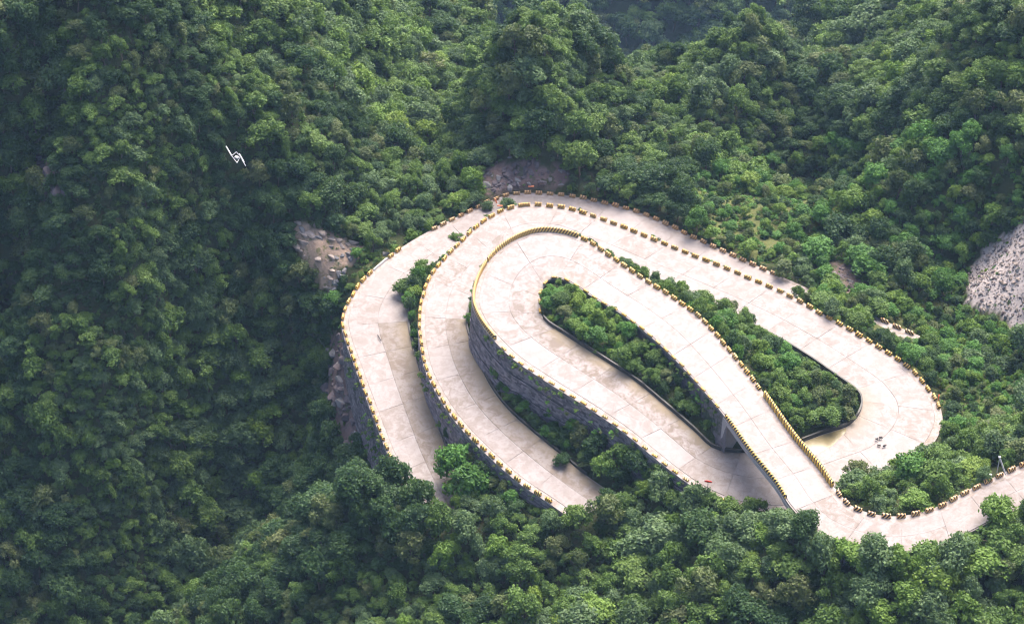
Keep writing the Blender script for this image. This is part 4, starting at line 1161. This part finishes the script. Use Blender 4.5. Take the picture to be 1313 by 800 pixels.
def outcrop(label, kind, spots, zone=None, n=0, smin=.6, smax=1.6, sink=.25, cat='rock outcrop', long=None):
    spots = list(spots)
    if zone:
        us = [p[0] for p in zone]; vs = [p[1] for p in zone]; t = 0
        while n and t < 4000:
            t += 1; a, b = q4.uniform(min(us), max(us)), q4.uniform(min(vs), max(vs))
            if inpoly(np.array([a]), np.array([b]), zone)[0]: spots.append((a, b, q4.uniform(smin, smax))); n -= 1
    c0 = hit(spots[0][0], spots[0][1]); root = empty('rock_outcrop', c0); tag(root, label, cat)
    for (a, b, s_) in spots:
        p = hit(a, b); o = bpy.data.objects.new('rock', q4.choice(CH[kind if q4.random() < .85 else 'grey'])); COL.objects.link(o); o.parent = root
        o.location = p - c0 - Vector((0, 0, s_ * sink)); o.rotation_euler = [q4.uniform(-.6, .6), q4.uniform(-.6, .6), q4.uniform(0, 6.3)]
        o.scale = (s_ * q4.uniform(.8, 1.3), s_ * q4.uniform(.7, 1.1), s_ * q4.uniform(.7, 1.3))
        if long is not None: o.rotation_euler = [q4.uniform(-.2, .2), q4.uniform(-.3, .3), long + q4.uniform(-.4, .4)]; o.scale = (s_ * q4.uniform(1.1, 1.9), s_ * q4.uniform(.6, .8), s_ * q4.uniform(.6, .9))
    return root
outcrop('dark red-brown rock face with a round grey boulder above the top bend', 'dark', [(655, 224, 2.1), (673, 218, 1.7), (664, 232, 1.2), (640, 228, 1.5), (626, 238, 1.5), (632, 246, 1.1), (622, 226, 1.3)], ZONE['face'], 46, .45, 1.35, .15)
outcrop('pale broken ledge along the top of the bare spur', 'pale', [(382, 286, 1.1), (386, 294, 1.2), (398, 300, 1.6), (412, 298, 1.5), (392, 309, 1.6), (402, 289, 1.3), (420, 303, 1.3), (432, 307, 1.2), (442, 308, 1.3), (450, 312, 1.3), (423, 317, 1.0), (378, 312, 1.4), (383, 320, 1.1), (424, 330, .9), (424, 345, .9), (422, 358, .9), (418, 370, 1.0), (389, 300, 1.2), (406, 305, 1.0), (437, 316, 1.0)], long=-.6)
outcrop('loose rubble on the steep bare slope left of the road curve', 'pale', [(395, 345, .5)], [(385, 330), (425, 322), (425, 372), (415, 374), (398, 352)], 9, .2, .5)
outcrop('grey shattered rock beside the pale spur', 'grey', [(446, 326, 1.1), (458, 322, .9)], [(432, 318), (465, 315), (462, 340), (448, 338), (440, 372), (428, 376)], 16, .5, 1.3)
outcrop('scattered white stones up the slope above the spur', 'pale', [(355, 260, .5), (358, 266, .5), (364, 271, .55), (366, 276, .4), (352, 256, .3)])
outcrop('brown rock scar among shrubs above the right side of the middle arm', 'dark', [(1090, 362, 1.3), (1097, 376, 1.3)], ZONE['scarp'], 26, .4, 1.3)
outcrop('dark rock cliff standing under the tall wall of the outermost road', 'dark', [(440, 500, 1.6)], ZONE['cliff'], 60, .6, 1.9, .3)
outcrop('purple-grey rock hollow among trees on the far left slope', 'dark', [(62, 228, 2.0)], ZONE['hollow'], 16, 1.0, 2.4, .3)
outcrop('grey stones poking out of shrubs right of the right hairpin', 'grey', [(1250, 521, 1.0), (1256, 524, .7)], [(1285, 500), (1306, 496), (1306, 522), (1290, 522)], 9, .4, 1.0)
def boulder(px, py, s_, kind, label):
    o = bpy.data.objects.new('boulder', CH[kind][int(px) % 4]); COL.objects.link(o); p = hit(px, py)
    o.location = p - Vector((0, 0, s_ * .1)); o.scale = (s_, s_ * .85, s_ * .9); o.rotation_euler = (.2, .1, px); tag(o, label, 'boulder')
boulder(408, 333, .95, 'pale', 'pale white boulder lying alone on the bare spur')
boulder(494, 326, 1.0, 'grey', 'grey boulder among bushes just outside the left curve of the road')
boulder(768, 243, .9, 'grey', 'small grey boulder in the wood above the upper block row')
boulder(445, 412, .7, 'pale', 'pale stone block at the outer edge of the left curve')
# scree: thousands of stones, one object
def scree():
    rr = np.random.default_rng(5); n = 60000
    x = rr.uniform(60, 150, n); y = rr.uniform(270, 345, n); z = zt(x, y)
    u, v, _ = proj(np.c_[x, y, z]); ju_ = u + 6 * vnoise(x, y, 2.2, 11); jv_ = v + 6 * vnoise(x, y, 2.4, 12)
    k = inpoly(ju_, jv_, ZONE['scree']) & (vnoise(x, y, 3.5, 77) + rr.normal(size=n) * .35 > -.45)
    x, y, z = x[k], y[k], z[k]; n = len(x); s_ = rr.exponential(.12, n) + .10; s_ = np.minimum(s_, .7)
    for j, c_ in enumerate(('pale', 'grey', 'pale', 'dark')): add_proto(proto_rock, f'stone_{j}', CH[c_][j])
    scatter('scree_stones', np.c_[x, y, z], np.c_[s_, s_, s_], rr.uniform(0, 6.28, (n, 3)), rr.choice([0, 0, 1, 2, 2, 3], n), proto_rock, 'loose pale grey stones covering the bare slope at the right edge')
    print('SCREE', n)
scree()

# ------------------------------------------------------------------ small things
def at_edge(R, side, t, off, dz=0):
    i = R.idx(t); p = R.edge(side, off)[i]; n = R.N[i]; return Vector((p[0], p[1], p[2] + dz)), math.atan2(n[1], n[0])
# round red traffic mirror seen from behind, at the lower edge of the highest loop
p, a = at_edge(A1, 'O', 32.25, .45)
m = empty('traffic_mirror', p + Vector((0, 0, .6)), 0); tag(m, 'round red-backed traffic mirror on a post at the lower road edge', 'mirror')
MB().tube((0, 0, -1.2), (0, 0, 2.0), .05).done('post', M_DARK, m)
d = MB(); d.tube((0, -.06, 2.25), (0.02, .03, 2.31), .68, .68, 20); d.tube((0, -.12, 2.2), (0, -.06, 2.25), .3, .64, 20); d.done('back_plate', M_RED, m)
d = MB(); d.tube((0.02, .03, 2.31), (0.03, .05, 2.33), .6, .58, 20); d.done('mirror_face', M_STEEL, m)
# red upright marker between the last two blocks of the right hairpin
p, a = at_edge(A1, 'O', 40.35, .75, 0)
m = empty('marker_board', p, a); tag(m, 'small red upright marker between the last two blocks of the right hairpin', 'marker')
MB().box((0, 0, .75), (.10, .42, 1.15), None, .02).done('board', M_RED, m); MB().box((0.03, 0, .15), (.09, .09, .9)).done('post', M_DARK, m)
# orange planks
p = hit(681, 245); o = MB().box((0, 0, 0), (1.25, .35, .14), None, .02).done('plank', M_ORANGE); o.location = p + Vector((0, 0, .7)); o.rotation_euler = (.3, 0, .05); tag(o, 'faded orange plank lying in bushes above the top bend', 'plank')
for (px, py, rx, rz, lab) in ((636, 258, 0, 1.35, 'upright faded orange bar in the bush at the top of the left curve'), (641, 264, .2, .15, 'low faded orange bar in the bush at the top of the left curve')):
    p = Vector(P(px, py, 3.2)); o = MB().box((0, 0, 0), (1.2, .18, .3), None, .02).done('rail_bar', M_ORANGE); o.location = p; o.rotation_euler = (rx, rz if rz > 1 else .1, rz * .3); tag(o, lab, 'rail bar')
# fallen concrete rail in the gap of the block row
e, dd_, tt = A3.arc('O', 10.45, 11.0, .35); a_, b_ = Vector(e[0]), Vector(e[-1]); o = MB().box((0, 0, 0), ((b_ - a_).length * .8, .35, .45), None, .04).done('concrete_rail', M_GREYP)
o.location = (a_ + b_) / 2 + Vector((0, 0, .15)); o.rotation_euler = (.25, 0, math.atan2((b_ - a_).y, (b_ - a_).x)); tag(o, 'grey concrete rail lying in the gap of the outer block row', 'rail')
# dark bar on the outermost arm, small dark lumps by the right hairpin
p = Vector(P(487, 435, 1.3)); o = MB().tube((-1.0, 0, .08), (1.0, .15, .08), .09, .07, 6).done('log', M_DARK); o.location = p + Vector((0, 0, .35)); o.rotation_euler = (0, 0, 1.9); tag(o, 'short dark log lying across the outermost arm of road', 'log')
for k, (px, py) in enumerate(((1124, 563.5), (1127, 571), (1134, 571.5), (1129, 561))):
    p = Vector(P(px, py, 11.2)); mb = MB(); rr_ = random.Random(k)
    for j in range(5): mb.tube((rr_.uniform(-.3, .3), rr_.uniform(-.2, .2), 0), (rr_.uniform(-.3, .3), rr_.uniform(-.2, .2), rr_.uniform(.1, .3)), .16, .06, 6)
    o = mb.done('rubble_heap', M_DARK); o.location = p; tag(o, ['topmost dark rubble clump on the right hairpin concrete', 'lower left dark rubble clump on the right hairpin concrete', 'right-hand dark rubble clump on the hairpin concrete', 'tiny dark clump furthest up the right hairpin concrete'][k], 'rubble')
# white leaning post pair by the right road
p0 = Vector(P(1290, 606, 26.6)); top_ = p0 + Vector((-1.55, .2, 3.3))
m = empty('leaning_post', p0); tag(m, 'white slanting pole and thin grey post forming an A by the right road', 'post')
MB().tube((0, 0, -.4), top_ - p0, .12, .15, 8).done('boom', M_WHITE, m)
MB().tube((-1.35, .5, -1.2), top_ - p0 + Vector((.05, .05, -.1)), .08, .08, 8).done('post', M_STEEL, m)
MB().box(top_ - p0 + Vector((0, 0, .1)), (.4, .35, .3), None, .05).done('head', M_WHITE, m)
p = Vector(P(1269, 611, 26)); o = MB().box((0, 0, 0), (.6, .4, .6), None, .08).done('stone_marker', M_WHITE); o.location = p + Vector((0, 0, .3)); tag(o, 'small white block beside the kerb left of the leaning post', 'block')
# white frame on the left hill
p0 = Vector(P(304, 204, 0)); h0 = hit(304, 206); k_ = (h0.z + 5.6 - H); 
def Pz(px, py, z): return Vector(P(px, py, z))
zf = h0.z + 4.4
m = empty('steel_frame', h0); tag(m, 'white steel frame with slanting poles and a box among treetops on the left hill', 'frame')
def rel(px, py, dz=0): return Pz(px, py, zf + dz) - h0
MB().tube(rel(290, 188, 1.0), rel(297, 200, .2), .15, .15, 8).done('pole', M_WHITE, m)
MB().tube(rel(306.5, 197.5, .8), rel(313, 208.5, -.4), .19, .15, 8).done('pole', M_WHITE, m)
d = MB(); d.box(rel(303.5, 202, 0), (.8, .65, .4), Matrix.Rotation(-.5, 3, 'Z').to_euler(), .06); d.done('box', M_WHITE, m)
d = MB()
for a, b in (((297, 200), (303, 195)), ((303, 195), (308, 201)), ((308, 201), (304, 209)), ((304, 209), (297, 200)), ((308, 201), (315, 213))): d.tube(rel(*a), rel(*b), .07, .07, 5)
d.done('frame_rods', M_STEEL, m)
MB().tube(rel(304, 204, -.3), (0, 0, -.5), .14, .16, 8).done('mast', M_STEEL, m)
# piece of the road lower down on the right, with three blocks
rp = [Pz(1122, 405, -4.5), Pz(1150, 418, -5), Pz(1180, 431, -5.5)]
rw = [Pz(1116, 416, -4.5), Pz(1143, 431, -5), Pz(1172, 446, -5.5)]
rp = [hit(1120, 407), hit(1150, 419), hit(1180, 431)]; zz = max(p.z for p in rp) + .5
rp = [Pz(1120, 405, zz), Pz(1150, 418, zz), Pz(1180, 431, zz)]; rw = [Pz(1114, 416, zz), Pz(1143, 430, zz), Pz(1173, 444, zz)]
V = [tuple(p) for p in rp + rw] + [tuple(p - Vector((0, 0, 3))) for p in rp + rw]
o = link_mesh('road', mesh_np('road', V, [(0, 1, 4, 3), (1, 2, 5, 4), (3, 4, 10, 9), (4, 5, 11, 10), (0, 6, 7, 1), (1, 7, 8, 2), (0, 3, 9, 6), (2, 8, 11, 5)]), [M_VERGE]); tag(o, 'short glimpse of a grey road between shrubs on the right', None, None, 'structure')
for k, (px, py) in enumerate(((1134, 413), (1150, 420.5), (1166, 427.5))):
    o = bpy.data.objects.new('kerb_block', BM['r']); COL.objects.link(o); o.location = Pz(px, py, zz); dv = rp[2] - rp[0]; o.rotation_euler = (0, 0, math.atan2(dv.y, dv.x)); o.scale = (1.25, 1, 1)
    tag(o, ['leftmost', 'middle', 'rightmost'][k] + ' of the three far striped blocks between shrubs on the right', 'kerb block', G)
# shallow brown puddle at the island edge under the bridge
i0, i1 = A1.idx(34.6), A1.idx(36.9); e = A1.edge('I', -.15)[i0:i1 + 1]; n_ = A1.N[i0:i1 + 1]; m_ = len(e)
wd = np.interp(np.linspace(0, 1, m_), [0, .2, .5, .8, 1], [2.2, 4.2, 3.6, 1.8, .2]) + .3 * vnoise(e[:, 0], e[:, 1], 1.5, 3)
V = np.concatenate([e + [0, 0, .045], e + n_ * wd[:, None] + [0, 0, .045]]); k = np.arange(m_ - 1)
c = NT('muddy_water', .25, .5); c.color(c.mix(c.noise(.5, 4), (.10, .08, .035), (.20, .165, .09))); M_PUD = c.m
o = link_mesh('puddle', mesh_np('puddle', V, np.stack([k, k + 1, m_ + k + 1, m_ + k], -1)), [M_PUD]); tag(o, 'shallow brown muddy water beside the dark wall under the bridge', None, None, 'stuff')

# ------------------------------------------------------------------ haze: a closed box of thin air
def haze(density):
    x0, x1, y0, y1, z0, z1 = -345, 345, -15, 1010, float(ZB.min()) - 1.5, max(H, float(ZB.max()) + 12) + 4
    V = [(a, b, c_) for c_ in (z0, z1) for a, b in ((x0, y0), (x1, y0), (x1, y1), (x0, y1))]
    F = [(3, 2, 1, 0), (4, 5, 6, 7), (0, 1, 5, 4), (1, 2, 6, 5), (2, 3, 7, 6), (3, 0, 4, 7)]
    m = bpy.data.materials.new('thin_haze'); m.use_nodes = True; m.node_tree.nodes.clear()
    o_ = m.node_tree.nodes.new('ShaderNodeOutputMaterial'); v = m.node_tree.nodes.new('ShaderNodeVolumePrincipled')
    v.inputs['Density'].default_value = density; v.inputs['Color'].default_value = (.40, .64, 1.0, 1); v.inputs['Anisotropy'].default_value = .2
    m.node_tree.links.new(v.outputs[0], o_.inputs['Volume'])
    o = link_mesh('haze', mesh_np('haze', V, F), [m]); tag(o, 'thin bluish mountain haze filling the valley', None, None, 'stuff')
haze(0.00007)
